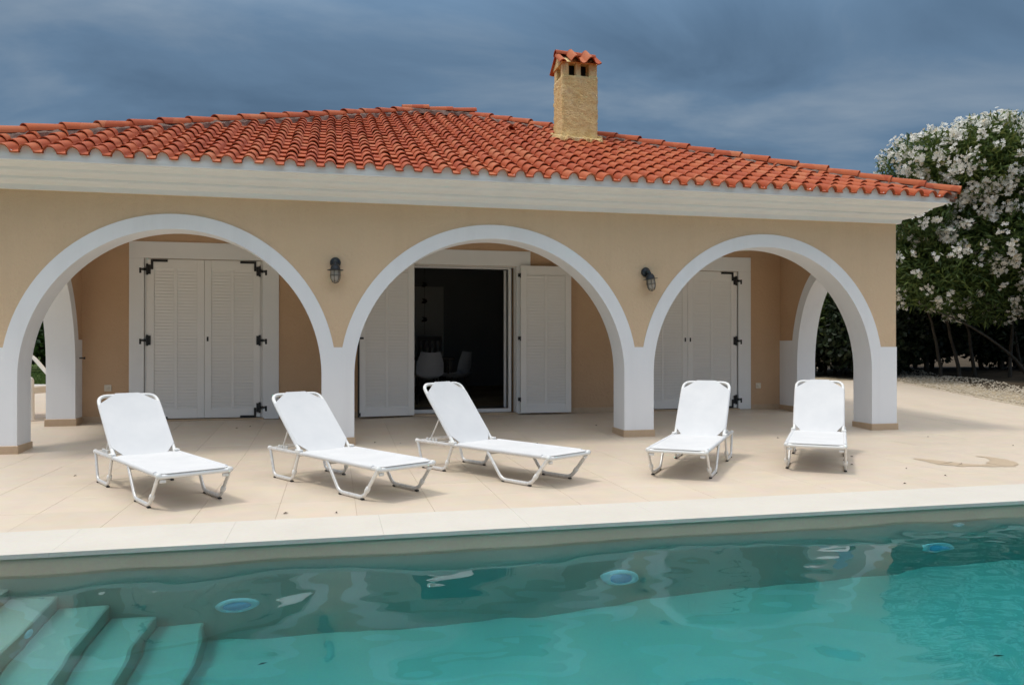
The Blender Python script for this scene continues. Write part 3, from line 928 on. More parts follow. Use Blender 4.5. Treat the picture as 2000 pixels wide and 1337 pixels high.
# cornice
PROF = [(0.0, 2.640), (0.045, 2.640), (0.05, 2.676), (0.053, 2.688), (0.095, 2.692), (0.135, 2.704), (0.158, 2.724), (0.16, 2.748), (0.20, 2.752), (0.245, 2.762), (0.28, 2.782), (0.29, 2.808), (0.34, 2.814), (0.38, 2.828), (0.40, 2.85), (0.405, 2.905), (0.0, 2.93)]
mb = MB(); vs = []; n = len(PROF)
for o_, z in PROF:
    vs += [(HX0 - o_, HY0 - o_, z), (HX1 + o_, HY0 - o_, z), (HX1 + o_, HY1 + o_, z), (HX0 - o_, HY1 + o_, z)]
fs = []
for k in range(n - 1):
    for i in range(4):
        j = (i + 1) % 4
        fs.append((4 * k + i, 4 * k + j, 4 * k + 4 + j, 4 * k + 4 + i))
mb.add(vs, fs)
hpart(mb, 'cornice', M['cornice'])

# ------------------------------------------------------------------ roof
EO = 0.45
EX0, EX1, EY0, EY1 = HX0 - EO, HX1 + EO, HY0 - EO, HY1 + EO
EZ, RZ = 2.90, 5.02
RY = (EY0 + EY1) / 2
RUN = RY - EY0
SL = (RZ - EZ) / RUN
AX0, AX1 = EX0 + RUN, EX1 - RUN
mb = MB()
mb.add([(EX0, EY0, EZ), (EX1, EY0, EZ), (EX1, EY1, EZ), (EX0, EY1, EZ), (AX0, RY, RZ), (AX1, RY, RZ)],
       [(0, 1, 5, 4), (1, 2, 5), (2, 3, 4, 5), (3, 0, 4)])
roof = hpart(mb, 'roof', M['deck'])
TP = 0.1985
NC = int(round((EX1 - EX0) / TP)); TP = (EX1 - EX0) / NC
slope_a = math.atan(SL)
LS = RUN / math.cos(slope_a)
EXPO = 0.268
M['terracotta'] = terracotta(TP, EX0, EXPO * math.cos(slope_a), EY0 - .05)
def tile_profile(t):
    """height of the tile across its width, t in 0..1: a round cover and a flat pan"""
    if t < 0.60:
        return 0.004 + 0.066 * max(0.0, 1 - (2 * t / 0.60 - 1) ** 2) ** 0.55
    return 0.004 - 0.004 * math.sin(math.pi * min(1, (t - 0.60) / 0.40))
TS = [0.30 - 0.30 * math.cos(math.pi * k / 9) for k in range(10)] + [0.68, 0.90, 1.0]
def tile_mb(Ln=0.345, lift0=0.027, lift1=0.001, th=0.014):
    mb = MB(); ts = TS; segs = len(TS) - 1
    top = []; bot = []
    for y, lf, sc in ((0, lift0, 1.0), (Ln, lift1, 0.93)):
        for t in ts:
            top.append((t * TP * 1.03, y, tile_profile(t) * sc + lf))
            bot.append((t * TP * 1.03, y, tile_profile(t) * sc + lf - th))
    m = segs + 1
    q = [(i, i + 1, m + i + 1, m + i) for i in range(segs)]
    mb.add(top, q, True)
    mb.add(bot, [f[::-1] for f in q], True)
    mb.add(top[:m] + bot[:m], [(i, m + i, m + i + 1, i + 1) for i in range(segs)], False)
    return mb
tile_src = tile_mb()
tile_me = tile_src.mesh('roof_tile')
def roof_mat(x, s):
    """frame at plan x and distance s up the front slope"""
    return Matrix.Translation((x, EY0 + s * math.cos(slope_a), EZ + s * math.sin(slope_a))) @ Matrix.Rotation(slope_a, 4, 'X')
cells = []
for c in range(NC):
    x = EX0 + c * TP
    row = 0
    s = -0.05
    while s < LS:
        yy = EY0 + s * math.cos(slope_a)
        lo = EX0 + max(0, yy - EY0); hi = EX1 - max(0, yy - EY0)
        if x + TP > lo and x < hi:
            end = s + 0.345
            ye = (EY0 + end * math.cos(slope_a)) - EY0
            crossing = x < EX0 + ye + .02 or x + TP > EX1 - ye - .02 or end > LS
            cells.append((c, row, x, s, crossing))
        s += EXPO; row += 1
camp = Vector((0, 0, 1.1))
def dist(c): return (Vector((c[2], EY0 + c[3] * math.cos(slope_a), EZ + c[3] * math.sin(slope_a))) - camp).length
cells.sort(key=dist)
def jitter():
    return Matrix.Translation((random.uniform(-.004, .004), random.uniform(-.012, .012), random.uniform(-.002, .006))) @ Matrix.Rotation(R(random.uniform(-1.4, 1.4)), 4, 'Z')
bmj = bmesh.new()
nind = 0
HL = Vector((1, -1, 0)).normalized(); HRn = Vector((-1, -1, 0)).normalized()
def clipped(mat):
    bm = bmesh.new(); bm.from_mesh(tile_me); bm.transform(mat)
    for co, no in (((EX0, EY0, 0), HL), ((EX1, EY0, 0), HRn)):
        bmesh.ops.bisect_plane(bm, geom=bm.verts[:] + bm.edges[:] + bm.faces[:], plane_co=co, plane_no=-no, clear_outer=True)
    bmesh.ops.bisect_plane(bm, geom=bm.verts[:] + bm.edges[:] + bm.faces[:], plane_co=(0, RY, 0), plane_no=(0, 1, 0), clear_outer=True)
    return bm
for cell in cells:
    c, row, x, s, crossing = cell
    mat = roof_mat(x, s) @ jitter()
    if nind < 300:
        if crossing:
            bm = clipped(mat)
            if len(bm.faces) < 3:
                bm.free(); continue
            me = bpy.data.meshes.new('roof_tile'); bm.to_mesh(me); bm.free()
            o = link('roof_tile', me, M['terracotta'], roof)
        else:
            o = link('roof_tile', tile_me, M['terracotta'], roof)
            o.matrix_local = mat
        nind += 1
    else:
        bm = clipped(mat) if crossing else None
        if bm is None:
            bm = bmesh.new(); bm.from_mesh(tile_me); bm.transform(mat)
        me = bpy.data.meshes.new('tmp'); bm.to_mesh(me); bm.free()
        bmj.from_mesh(me); bpy.data.meshes.remove(me)
me = bpy.data.meshes.new('roof_tile'); bmj.to_mesh(me); bmj.free()
o = link('roof_tile', me, M['terracotta'], roof); o['kind'] = 'stuff'
# white bedding that closes the mouths of the eave tiles
mb = MB(); vs = []
yb = EY0 - .05 * math.cos(slope_a) + .028
for c in range(NC):
    for t in TS[:-1]:
        x = EX0 + (c + t) * TP
        if x < EX0 + .06 or x > EX1 - .06: continue
        zt = EZ - .05 * math.sin(slope_a) + tile_profile(t / 1.03) + .027 - .006 + .008
        vs += [(x, yb, EZ - .045), (x, yb, zt), (x, yb + .12, zt)]
nn = len(vs) // 3
mb.add(vs, [f_ for i in range(nn - 1) for f_ in ((3 * i, 3 * i + 3, 3 * i + 4, 3 * i + 1), (3 * i + 1, 3 * i + 4, 3 * i + 5, 3 * i + 2))])
mb.build('eave_bedding', M['cornice'], roof)
mb = MB(); mb.box(EX0 + .06, EX1 - .06, yb, HY0 - .39, EZ - .06, EZ - .043); mb.build('eave_soffit', M['cornice'], roof)
# plain waves on the three slopes turned away from the terrace
def slope_sheet(p0, p1, q1, q0, n):
    P0, P1, Q1, Q0 = map(Vector, (p0, p1, q1, q0))
    nrm = (P1 - P0).cross(Q0 - P0).normalized()
    mb = MB(); vs = []; m = n * 6
    for i in range(m + 1):
        t = i / m
        h = 0.03 + 0.03 * math.sin(2 * math.pi * i / 6)
        vs += [tuple(P0.lerp(P1, t) + nrm * h), tuple(Q0.lerp(Q1, t) + nrm * h * .6)]
    mb.add(vs, [(2 * i, 2 * i + 2, 2 * i + 3, 2 * i + 1) for i in range(m)], True)
    return mb
for pts, n in ((((EX1, EY0, EZ), (EX1, EY1, EZ), (AX1, RY, RZ), (AX1, RY, RZ)), 52), (((EX1, EY1, EZ), (EX0, EY1, EZ), (AX0, RY, RZ), (AX1, RY, RZ)), 57), (((EX0, EY1, EZ), (EX0, EY0, EZ), (AX0, RY, RZ), (AX0, RY, RZ)), 52)):
    o = slope_sheet(*pts, n).build('tiled_slope', M['terracotta'], roof)
# mortar bed and cap tiles on hips and ridge
def cap_mb(Ln, r0, r1, th=0.013, n=10):
    mb = MB(); top = []; bot = []
    for y, r in ((0, r0), (Ln, r1)):
        for k in range(n + 1):
            a = math.pi * k / n
            top.append((r * math.cos(a), y, r * math.sin(a) * .92))
            bot.append(((r - th) * math.cos(a), y, (r - th) * math.sin(a) * .92))
    m = n + 1
    q = [(i, i + 1, m + i + 1, m + i) for i in range(n)]
    mb.add(top, q, True); mb.add(bot, [f[::-1] for f in q], True)
    mb.add(top[:m] + bot[:m], [(i, m + i, m + i + 1, i + 1) for i in range(n)])
    mb.add(top[m:] + bot[m:], [(i, i + 1, m + i + 1, m + i) for i in range(n)])
    return mb
cap_me = cap_mb(0.46, 0.098, 0.078).mesh('hip_tile')
def run_caps(p, q, name, expo=0.40, up=0.066):
    P, Q = Vector(p), Vector(q)
    d = (Q - P).normalized(); n = int((Q - P).length / expo)
    side = d.cross(Vector((0, 0, 1))).normalized(); nrm = side.cross(d)
    rot = Matrix((side, d, nrm)).transposed().to_4x4()
    for k in range(n + 1):
        if k * expo + .2 > (Q - P).length: break
        o = link(name, cap_me, M['terracotta'], roof)
        tilt = Matrix.Rotation(R(-1.9 + random.uniform(-.5, .5)), 4, 'X') @ Matrix.Rotation(R(random.uniform(-1.0, 1.0)), 4, 'Z')
        o.matrix_local = Matrix.Translation(P + d * (k * expo - .03) + nrm * (up + random.uniform(-.004, .006))) @ rot @ tilt
    # rough mortar under the caps
    mb = MB(); vs = []; fs = []; seg = int((Q - P).length / .07)
    prof = [(-.125, -.03), (-.112, .038), (-.06, .078), (.06, .078), (.112, .038), (.125, -.03)]
    for i in range(seg + 1):
        c0 = P + (Q - P) * (i / seg)
        for (u, w_) in prof:
            jj = random.uniform(-.016, .016)
            vs.append(tuple(c0 + side * (u + jj) + nrm * (w_ + random.uniform(-.012, .008))))
    m = len(prof)
    for i in range(seg):
        for k in range(m - 1):
            fs.append((i * m + k, i * m + k + 1, (i + 1) * m + k + 1, (i + 1) * m + k))
    mb.add(vs, fs); mb.build('mortar', M['mortar'], roof)
run_caps((EX0 - .02, EY0 - .02, EZ + .0), (AX0, RY, RZ), 'hip_tile')
run_caps((EX1 + .02, EY0 - .02, EZ + .0), (AX1, RY, RZ), 'hip_tile')
run_caps((EX1, EY1, EZ), (AX1, RY, RZ), 'hip_tile')
run_caps((EX0, EY1, EZ), (AX0, RY, RZ), 'hip_tile')
run_caps((AX1 + .12, RY, RZ + .03), (AX0 - .12, RY, RZ + .03), 'ridge_tile', 0.41, 0.07)
# a raised vent tile on the front slope
o = link('vent_tile', cap_mb(0.30, .075, .06).mesh('vent_tile'), M['terracotta'], roof)
o.matrix_local = roof_mat(2.60, 3.55) @ Matrix.Translation((0, 0, .085)) @ Matrix.Rotation(R(-6), 4, 'X')

# ------------------------------------------------------------------ chimney
CX0, CX1, CY0, CY1 = 3.275, 3.815, 11.03, 11.50
CZ0, CZ1, CZ2 = 3.90, 5.05, 5.24
def rough_box(x0, x1, y0, y1, z0, z1, d=.045, amp=.006):
    """box cut into small faces with an uneven hand-thrown surface"""
    bm = bmesh.new()
    bmesh.ops.create_cube(bm, size=1)
    for v in bm.verts:
        v.co = Vector((x0 if v.co.x < 0 else x1, y0 if v.co.y < 0 else y1, z0 if v.co.z < 0 else z1))
    cuts = max(2, int((z1 - z0) / d))
    bmesh.ops.subdivide_edges(bm, edges=[e for e in bm.edges if abs(e.verts[0].co.z - e.verts[1].co.z) > 1e-4], cuts=cuts, use_grid_fill=True)
    bmesh.ops.subdivide_edges(bm, edges=[e for e in bm.edges if abs(e.verts[0].co.x - e.verts[1].co.x) > 1e-4], cuts=max(1, int((x1 - x0) / d)), use_grid_fill=True)
    bmesh.ops.subdivide_edges(bm, edges=[e for e in bm.edges if abs(e.verts[0].co.y - e.verts[1].co.y) > 1e-4], cuts=max(1, int((y1 - y0) / d)), use_grid_fill=True)
    for v in bm.verts:
        v.co += Vector((random.uniform(-1, 1), random.uniform(-1, 1), random.uniform(-.5, .5))) * amp
    me = bpy.data.meshes.new('chimney'); bm.to_mesh(me); bm.free()
    for p in me.polygons: p.use_smooth = True
    return me
chim = hpart(link('chimney', rough_box(CX0, CX1, CY0, CY1, CZ0, CZ1, .03, .008), M['chimney']))
for x0, x1, y0, y1 in ((.005, .10, .005, .12), (.41, .535, .005, .12), (.205, .285, .01, .10), (.005, .10, .35, .465), (.42, .535, .35, .465), (.205, .285, .37, .46)):
    mb = MB(); mb.bbox(CX0 + x0, CX0 + x1, CY0 + y0, CY0 + y1, CZ1 - .01, CZ2, .01); mb.build('flue_pier', M['chimney'], chim)
mb = MB(); mb.box(CX0 + .13, CX1 - .14, CY0 + .13, CY1 - .13, CZ1 - .02, CZ2); mb.build('flue_dark_core', M['dark'], chim)  # solid black block stands in for the shaded hollow between the piers
mb = MB(); ym = (CY0 + CY1) / 2
mb.add([(CX0 - .01, CY0 - .02, CZ2), (CX1 + .01, CY0 - .02, CZ2), (CX1 + .01, CY1 + .02, CZ2), (CX0 - .01, CY1 + .02, CZ2), (CX0 - .01, ym, CZ2 + .17), (CX1 + .01, ym, CZ2 + .17)],
       [(0, 1, 5, 4), (2, 3, 4, 5), (0, 4, 3), (1, 2, 5), (3, 2, 1, 0)])
mb.build('cap_bed', M['chimney'], chim)
ca = math.atan(.17 / (ym - CY0 + .02))
def cap_tile(x, Ln, front=True, w=.235):
    mb = MB(); segs = 12; top = []; bot = []
    for y in (0, Ln):
        for k in range(segs + 1):
            t = k / segs
            z = .075 * math.sin(math.pi * t / .6) if t < .6 else -.02 * math.sin(math.pi * (t - .6) / .4)
            top.append((t * w, y, z + .03)); bot.append((t * w, y, z + .014))
    m = segs + 1
    q = [(i, i + 1, m + i + 1, m + i) for i in range(segs)]
    mb.add(top, q, True); mb.add(bot, [f[::-1] for f in q], True); mb.add(top[:m] + bot[:m], [(i, m + i, m + i + 1, i + 1) for i in range(segs)])
    mb.add([top[0], bot[0], bot[m], top[m]], [(0, 1, 2, 3)]); mb.add([top[segs], bot[segs], bot[m + segs], top[m + segs]], [(0, 1, 2, 3)])
    o = mb.build('cap_tile', M['terracotta'], chim)
    if front:
        o.matrix_local = Matrix.Translation((x, CY0 - .085, CZ2 - .03)) @ Matrix.Rotation(ca, 4, 'X')
    else:
        o.matrix_local = Matrix.Translation((x + w, CY1 + .085, CZ2 - .03)) @ Matrix.Rotation(math.pi, 4, 'Z') @ Matrix.Rotation(ca, 4, 'X')
for x in (CX0 + .105, CX0 + .335): cap_tile(x, .36)
for x in (CX0 - .04, CX0 + .15, CX0 + .335): cap_tile(x, .36, False)
mb = MB(); mb.bbox(CX0 - .075, CX0 + .012, CY0 - .09, ym + .02, -.012, .006, .003, Matrix.Translation((0, 0, 0)))
for k in (0, 1):
    o = link('ridge_cap', cap_mb(.34, .085, .075).mesh('ridge_cap'), M['terracotta'], chim)
    o.matrix_local = Matrix.Translation((CX0 - .05 + k * .28, ym, CZ2 + .165 + .012 * (1 - k))) @ Matrix.Rotation(R(-90), 4, 'Z') @ Matrix.Rotation(R(-1.5), 4, 'X')
# gable edge tile on the left, seen from below
o = link('gable_tile', cap_mb(.36, .055, .048).mesh('gable_tile'), M['terracotta'], chim)
o.matrix_local = Matrix.Translation((CX0 - .015, CY0 - .09, CZ2 - .045)) @ Matrix.Rotation(ca, 4, 'X')
# lumps of mortar around the foot
mb = MB()
for k in range(30):
    t = random.random()
    if k < 16: x, y = CX0 - .05 + t * (CX1 - CX0 + .12), CY0 - random.uniform(.0, .05)
    elif k < 23: x, y = CX0 - random.uniform(.0, .10), CY0 + t * .4
    else: x, y = CX1 + random.uniform(0, .09), CY0 + t * .4
    z = EZ + (y - EY0) * SL + .07
    sx = random.uniform(.03, .075)
    mb.bbox(-sx, sx, -sx * .8, sx * .8, -.04, random.uniform(.01, .05), .012, Matrix.Translation((x, y, z)) @ Matrix.Rotation(random.uniform(0, 3), 4, 'Z') @ Matrix.Rotation(random.uniform(-.3, .3), 4, 'X'))
mb.build('mortar_skirt', M['chimney'], chim)['kind'] = 'stuff'

# ------------------------------------------------------------------ sun loungers
def lounger(loc, ang, back_deg, label):
    sc_ = 0.935; sh = .65 * (1 - sc_)
    root = empty('sun_lounger', (loc[0] + math.cos(R(ang)) * sh, loc[1] + math.sin(R(ang)) * sh, 0.002), R(ang - 90))
    root.scale = (sc_, sc_, sc_)
    tag(root, label, 'sun lounger', 'sun loungers lined up along the pool')
    W = 0.252; H = 0.252; F, E_ = -0.205, 1.50; HG = 0.975
    for s in (-1, 1):
        m = MB(); m.tube(fillet([(s * W, F, H), (s * W, HG, H), (s * W, E_, H)], .02, 2), .016, 10); m.build('side_rail', M['alu'], root)
        for pts in ([(F + .012, H - .012), (-.005, .018), (.335, .018), (.515, H - .012)], [(HG + .01, H - .012), (1.085, .018), (1.415, .018), (E_ - .012, H - .012)]):
            m = MB(); m.tube(fillet([(s * (W + .004), y, z) for y, z in pts], .055, 6), .0165, 10, flat=.7)
            leg = m.build('leg', M['alu'], root)
            for y in (pts[1][0] + .012, pts[2][0] - .02):
                m = MB(); m.bbox(s * (W + .004) - .013, s * (W + .004) + .013, y - .014, y + .014, 0.0, .0095, .002)
                m.build('rubber_foot', M['iron'], leg)
            m = MB(); y0, z0 = pts[1]; y1, z1 = pts[0]
            a = Vector((s * (W + .004), y0, z0)); b = Vector((s * (W + .004), y1, z1))
            m.tube([a.lerp(b, .22), a.lerp(b, .25), a.lerp(b, .36), a.lerp(b, .39)], [.0165, .020, .020, .0165], 10); m.build('sleeve', M['plastic'], leg)
        m = MB(); m.lathe([(.0005, -.022), (.018, -.020), (.02, -.004), (.02, .012), (.0005, .014)], 12, Matrix.Translation((s * W, F, H)) @ Matrix.Rotation(R(90), 4, 'X')); m.build('end_cap', M['plastic'], root)
        m = MB(); m.lathe([(.0005, -.014), (.02, -.012), (.02, .012), (.0005, .022)], 12, Matrix.Translation((s * W, E_, H)) @ Matrix.Rotation(R(-90), 4, 'X')); m.build('end_cap', M['plastic'], root)
        m = MB(); m.bbox(s * W - .019, s * W + .019, HG - .03, HG + .05, H + .004, H + .034, .004); m.build('hinge', M['plastic'], root)
    for y, z, r_, mt in ((F + .002, H - .006, .0165, 'plastic'), (.52, H - .03, .013, 'alu'), (HG + .02, H - .016, .013, 'alu'), (E_ - .006, H - .004, .014, 'alu'), (1.30, H - .012, .010, 'alu')):
        m = MB(); m.tube([(-W, y, z), (W, y, z)], r_, 10, up=Vector((0, 0, 1))); m.build('crossbar', M[mt], root)
    for s in (-1, 1):
        m = MB(); m.bbox(s * (W - .03) - .022, s * (W - .03) + .022, F + .002, F + .022, H - .052, H - .028, .004)
        m.build('bracket', M['alu'], root)
    # sling of the seat: cut corners, slight sag, folded over the rails
    def sling_grid(y0, y1, w, cut0, cut1, sag, zf, n=30):
        mb = MB(); cols = np.linspace(-1, 1, 15); vs = []; 
        for i in range(n + 1):
            y = y0 + (y1 - y0) * i / n
            half = w
            d0, d1 = y - y0, y1 - y
            if d0 < cut0[1]: half = w - cut0[0] * (1 - d0 / cut0[1])
            if d1 < cut1[1]: half = min(half, w - cut1[0] * (1 - d1 / cut1[1]))
            for c in cols:
                z = -sag * (1 - c ** 2) * math.sin(math.pi * min(1, max(0, (y - y0) / (y1 - y0)))) ** .5
                vs.append((half * c, y, z))
        m_ = len(cols)
        fs = [(i * m_ + k, i * m_ + k + 1, (i + 1) * m_ + k + 1, (i + 1) * m_ + k) for i in range(n) for k in range(m_ - 1)]
        top = [(x, y, z + .004) for x, y, z in vs]; bot = [(x, y, z) for x, y, z in vs]
        mb.add(top, fs, True); mb.add(bot, [f[::-1] for f in fs], True)
        rim = [k for k in range(m_)] + [i * m_ + m_ - 1 for i in range(1, n + 1)] + [n * m_ + k for k in range(m_ - 2, -1, -1)] + [i * m_ for i in range(n - 1, 0, -1)]
        q = len(rim)
        mb.add([top[i] for i in rim] + [bot[i] for i in rim], [(i, q + i, q + (i + 1) % q, (i + 1) % q) for i in range(q)])
        # hems wrapped round the side tubes
        return mb
    m = sling_grid(F - .012, HG + .012, W + .004, (.06, .04), (.075, .10), .012, 0)
    for s in (-1, 1):
        m.tube([(s * W, F + .075, -.008), (s * W, HG - .07, -.008)], .0185, 10)
    so = m.build('seat_sling', M['sling'], root); so.location = (0, 0, H + .013)
    # backrest
    br = empty('backrest', (0, HG + .005, H + .008)); br.parent = root
    br.rotation_euler = (R(back_deg), 0, 0)
    Lb = 0.70; WB = W - .012
    m = MB(); m.tube(fillet([(-WB, -.01, 0), (-WB, Lb, 0), (WB, Lb, 0), (WB, -.01, 0)], .085, 8), .016, 10, up=Vector((0, 0, 1))); m.build('backrest_frame', M['plastic'], br)
    m = sling_grid(-.012, Lb + .013, WB + .006, (.075, .10), (.15, .125), .010, 0)
    for s in (-1, 1):
        m.tube([(s * WB, .085, -.0155), (s * WB, Lb - .115, -.0155)], .0178, 10)
    m.tube([(-WB + .15, Lb, -.0155), (WB - .15, Lb, -.0155)], [.0178, .0178], 10, up=Vector((0, 0, 1)))
    so = m.build('backrest_sling', M['sling'], br); so.location = (0, 0, .0155)
    # prop that holds the backrest up, ending in a row of notches
    a = R(back_deg)
    py, pz = HG + .005 + .34 * math.cos(a) + .02 * math.sin(a), H + .008 + .34 * math.sin(a) - .02 * math.cos(a)
    m = MB()
    for s in (-1, 1):
        x = s * (W - .055)
        m.tube([(x, py, pz), (x, 1.36, H + .03)], .0075, 8)
    m.tube([(-W + .055, 1.36, H + .03), (W - .055, 1.36, H + .03)], .0075, 8, up=Vector((0, 0, 1)))
    m.build('support_bar', M['alu'], root)
    for s in (-1, 1):
        m = MB()
        for k in range(4):
            y = 1.25 + k * .045
            m.bbox(s * (W - .03) - .008, s * (W - .03) + .008, y - .008, y + .010, H + .002, H + .035, .003)
        m.bbox(s * (W - .03) - .008, s * (W - .03) + .008, 1.20, 1.42, H - .012, H + .006, .003)
        m.build('notched_rack', M['plastic'], root)
    return root
lounger((-0.976, 5.765), 118.3, 41.5, 'white sling lounger leftmost in the row, in front of the closed double shutters')
lounger((0.433, 5.735), 121.0, 41, 'white sling lounger in front of the pillar between the left and middle arches')
lounger((1.716, 5.995), 122.5, 49, 'white sling lounger before the open doorway, backrest raised against the dark opening')
lounger((2.80, 6.02), 54.5, 47, 'white sling lounger turned to the left before the right arch shutters, by the third pillar')
lounger((4.10, 6.077), 54.5, 46, 'white sling lounger rightmost in the row, facing the pool head-on near the corner pillar')

# ------------------------------------------------------------------ wall lamps
def wall_lamp(x, z, label, turn=0.0):
    root = empty('wall_lamp', (x, HY0 - .001, z), turn * 0)
    tag(root, label, 'wall lamp', 'bulkhead lamps on the front wall')
    rx = Matrix.Rotation(R(90), 4, 'X')
    m = MB(); m.lathe([(.0005, 0), (.056, 0), (.058, .012), (.05, .03), (.03, .042), (.0005, .046)], 24, Matrix.Translation((0, 0, .078)) @ rx); m.build('base', M['lampgrey'], root)
    m = MB(); m.tube(fillet([(0, -.03, .078), (0, -.085, .082), (turn * .02, -.10, .04)], .03, 5), .020, 12); m.build('arm', M['lampgrey'], root)
    c = Matrix.Translation((turn * .02, -.10, 0)) @ Matrix.Rotation(turn * R(-8), 4, 'Y')
    m = MB(); m.lathe([(.0005, .055), (.032, .05), (.05, .02), (.052, -.004), (.085, -.008), (.085, -.013), (.05, -.013), (.0005, -.012)], 24, c); m.build('hood', M['lampgrey'], root)
    m = MB(); m.lathe([(.044, -.012), (.046, -.06), (.042, -.10), (.028, -.128), (.0005, -.138)], 20, c); m.build('globe', M['lampglass'], root)
    m = MB()
    for k in range(6):
        a = math.pi * k / 3 + .26
        pts = [(r_ * math.cos(a), r_ * math.sin(a), zz) for r_, zz in ((.05, -.012), (.053, -.06), (.049, -.105), (.033, -.138), (.004, -.15))]
        m.tube([c @ Vector(p) for p in pts], .0038, 6)
    for zz, r_ in ((-.066, .0535), (-.012, .052)):
        m.tube([c @ Vector((r_ * math.cos(t * math.pi / 10), r_ * math.sin(t * math.pi / 10), zz)) for t in range(21)], .0042, 6, up=Vector((0, 0, 1)))
    m.build('cage', M['cage'], root)
wall_lamp(0.023, 1.905, 'grey caged wall lamp between the left and middle arches')
wall_lamp(3.60, 1.875, 'grey caged wall lamp between the middle and right arches, hanging slightly askew', 1.0)

def socket(x, z, label):
    m = MB(); m.bbox(x - .042, x + .042, BY - .014, BY - .001, z - .042, z + .042, .004)
    o = m.build('wall_socket', M['socket']); tag(o, label, 'socket', 'sockets on the porch back wall')
    m = MB(); m.lathe([(.026, .001), (.024, -.004), (.0005, -.004)], 16, Matrix.Translation((x, BY - .0145, z)) @ Matrix.Rotation(R(-90), 4, 'X')); m.build('insert', M['socket'], o)
socket(-2.80, .545, 'small cream wall socket left of the closed left shutters')
socket(6.36, .47, 'small cream wall socket right of the right-hand shutters')
m = MB(); m.tube([(IX0 + .012, 10.78, .93), (IX0 + .075, 10.78, .93)], .008, 8); m.tube([(IX0 + .07, 10.78, .945), (IX0 + .07, 10.78, .915)], .011, 8)
tag(m.build('wall_hook', M['iron']), 'small dark hook on the white pier left of the closed shutters', 'hook')

# thin rod on the roof
m = MB(); m.tube([(-0.06, 14.2, 4.6), (-0.06, 14.2, 5.16)], .006, 6); m.lathe([(.0005, 0), (.03, .002), (.02, .03), (.0005, .03)], 10, Matrix.Translation((-0.06, 14.2, 4.66)))
tag(m.build('aerial_rod', M['iron']), 'thin dark aerial rod standing behind the left hip of the roof', 'aerial')

# ------------------------------------------------------------------ things inside the room
def shell_chair(x, y, rz, label):
    z0 = DZ0 - .005
    root = empty('shell_chair', (x, y, z0), rz)
    tag(root, label, 'chair', 'white chairs in the dark room')
    mb = MB(); vs = []; n, m_ = 14, 10
    for i in range(n + 1):
        t = i / n
        if t < .5: y_, z_ = -.22 + .44 * t * 2, .44 - .03 * math.sin(math.pi * t * 2)
        else:
            s_ = (t - .5) * 2; y_, z_ = .22 + .09 * s_ , .44 + .40 * s_ ** 1.1
        w_ = .23 * (1 - .12 * abs(t - .4) - (.25 * max(0, t - .8) / .2) ** 1.0)
        for k in range(m_ + 1):
            c = -1 + 2 * k / m_
            vs.append((w_ * c, y_ - (.07 * c * c if t > .5 else 0), z_ + (.07 * c * c if t <= .55 else .02 * c * c)))
    fs = [(i * (m_ + 1) + k, i * (m_ + 1) + k + 1, (i + 1) * (m_ + 1) + k + 1, (i + 1) * (m_ + 1) + k) for i in range(n) for k in range(m_)]
    mb.add(vs, fs, True); mb.add([(a, b, c - .008) for a, b, c in vs], [f[::-1] for f in fs], True)
    mb.build('seat_shell', M['shell'], root)
    for sx in (-1, 1):
        for sy in (-1, 1):
            m = MB(); m.tube([(sx * .12, sy * .12, .42), (sx * .22, sy * .22, 0)], [.014, .009], 8); m.build('leg', M['wood_dark'], root)
shell_chair(1.50, 12.75, R(185), 'white shell chair with its back to the doorway, left in the dark room')
shell_chair(2.02, 13.25, R(-70), 'white shell chair seen from the side at the table end in the dark room')
t = empty('dining_table', (1.55, 13.55, DZ0 - .005)); tag(t, 'dark wooden dining table behind the white chairs in the dark room', 'table')
m = MB(); m.bbox(-.6, .45, -.42, .42, .71, .75, .005); m.build('table_top', M['wood_dark'], t)
for sx, sy in ((-.53, -.35), (.38, -.35), (-.53, .35), (.38, .35)):
    m = MB(); m.bbox(sx - .03, sx + .03, sy - .03, sy + .03, 0, .709, .004); m.build('leg', M['wood_dark'], t)
t = empty('wooden_chair', (1.72, 14.15, DZ0 - .005)); tag(t, 'dark slat-backed wooden chair on the far side of the dining table', 'chair')
m = MB(); m.bbox(-.22, .22, -.2, .2, .42, .46, .005); m.build('seat', M['wood_dark'], t)
for sx in (-.2, .2):
    m = MB(); m.bbox(sx - .02, sx + .02, .16, .2, 0, 1.12, .004); m.build('back_post', M['wood_dark'], t)
    m = MB(); m.bbox(sx - .02, sx + .02, -.2, -.16, 0, .419, .004); m.build('leg', M['wood_dark'], t)
m = MB(); m.bbox(-.179, .179, .165, .195, 1.04, 1.12, .004); m.build('top_rail', M['wood_dark'], t)
for x in (-.1, 0, .1):
    m = MB(); m.bbox(x - .025, x + .025, .17, .19, .461, 1.039, .003); m.build('back_slat', M['wood_dark'], t)
# hanging ornament of three dark birds
t = empty('bird_mobile', (1.74, 15.3, 2.05)); tag(t, 'string of three small dark bird ornaments hanging before the pale inner door', 'ornament')
m = MB(); m.tube([(0, 0, .54), (0, 0, -.75)], .003, 5); m.build('string', M['wood_dark'], t)
for z in (.2, -.12, -.48):
    m = MB(); m.lathe([(.0005, -.07), (.022, -.03), (.03, 0), (.02, .04), (.0005, .06)], 10, Matrix.Translation((0, 0, z)) @ Matrix.Rotation(R(75), 4, 'Y'))
    m.add([(0, 0, z), (-.05, .01, z + .07), (.05, .01, z + .05)], [(0, 1, 2)]); m.build('bird', M['wood_dark'], t)

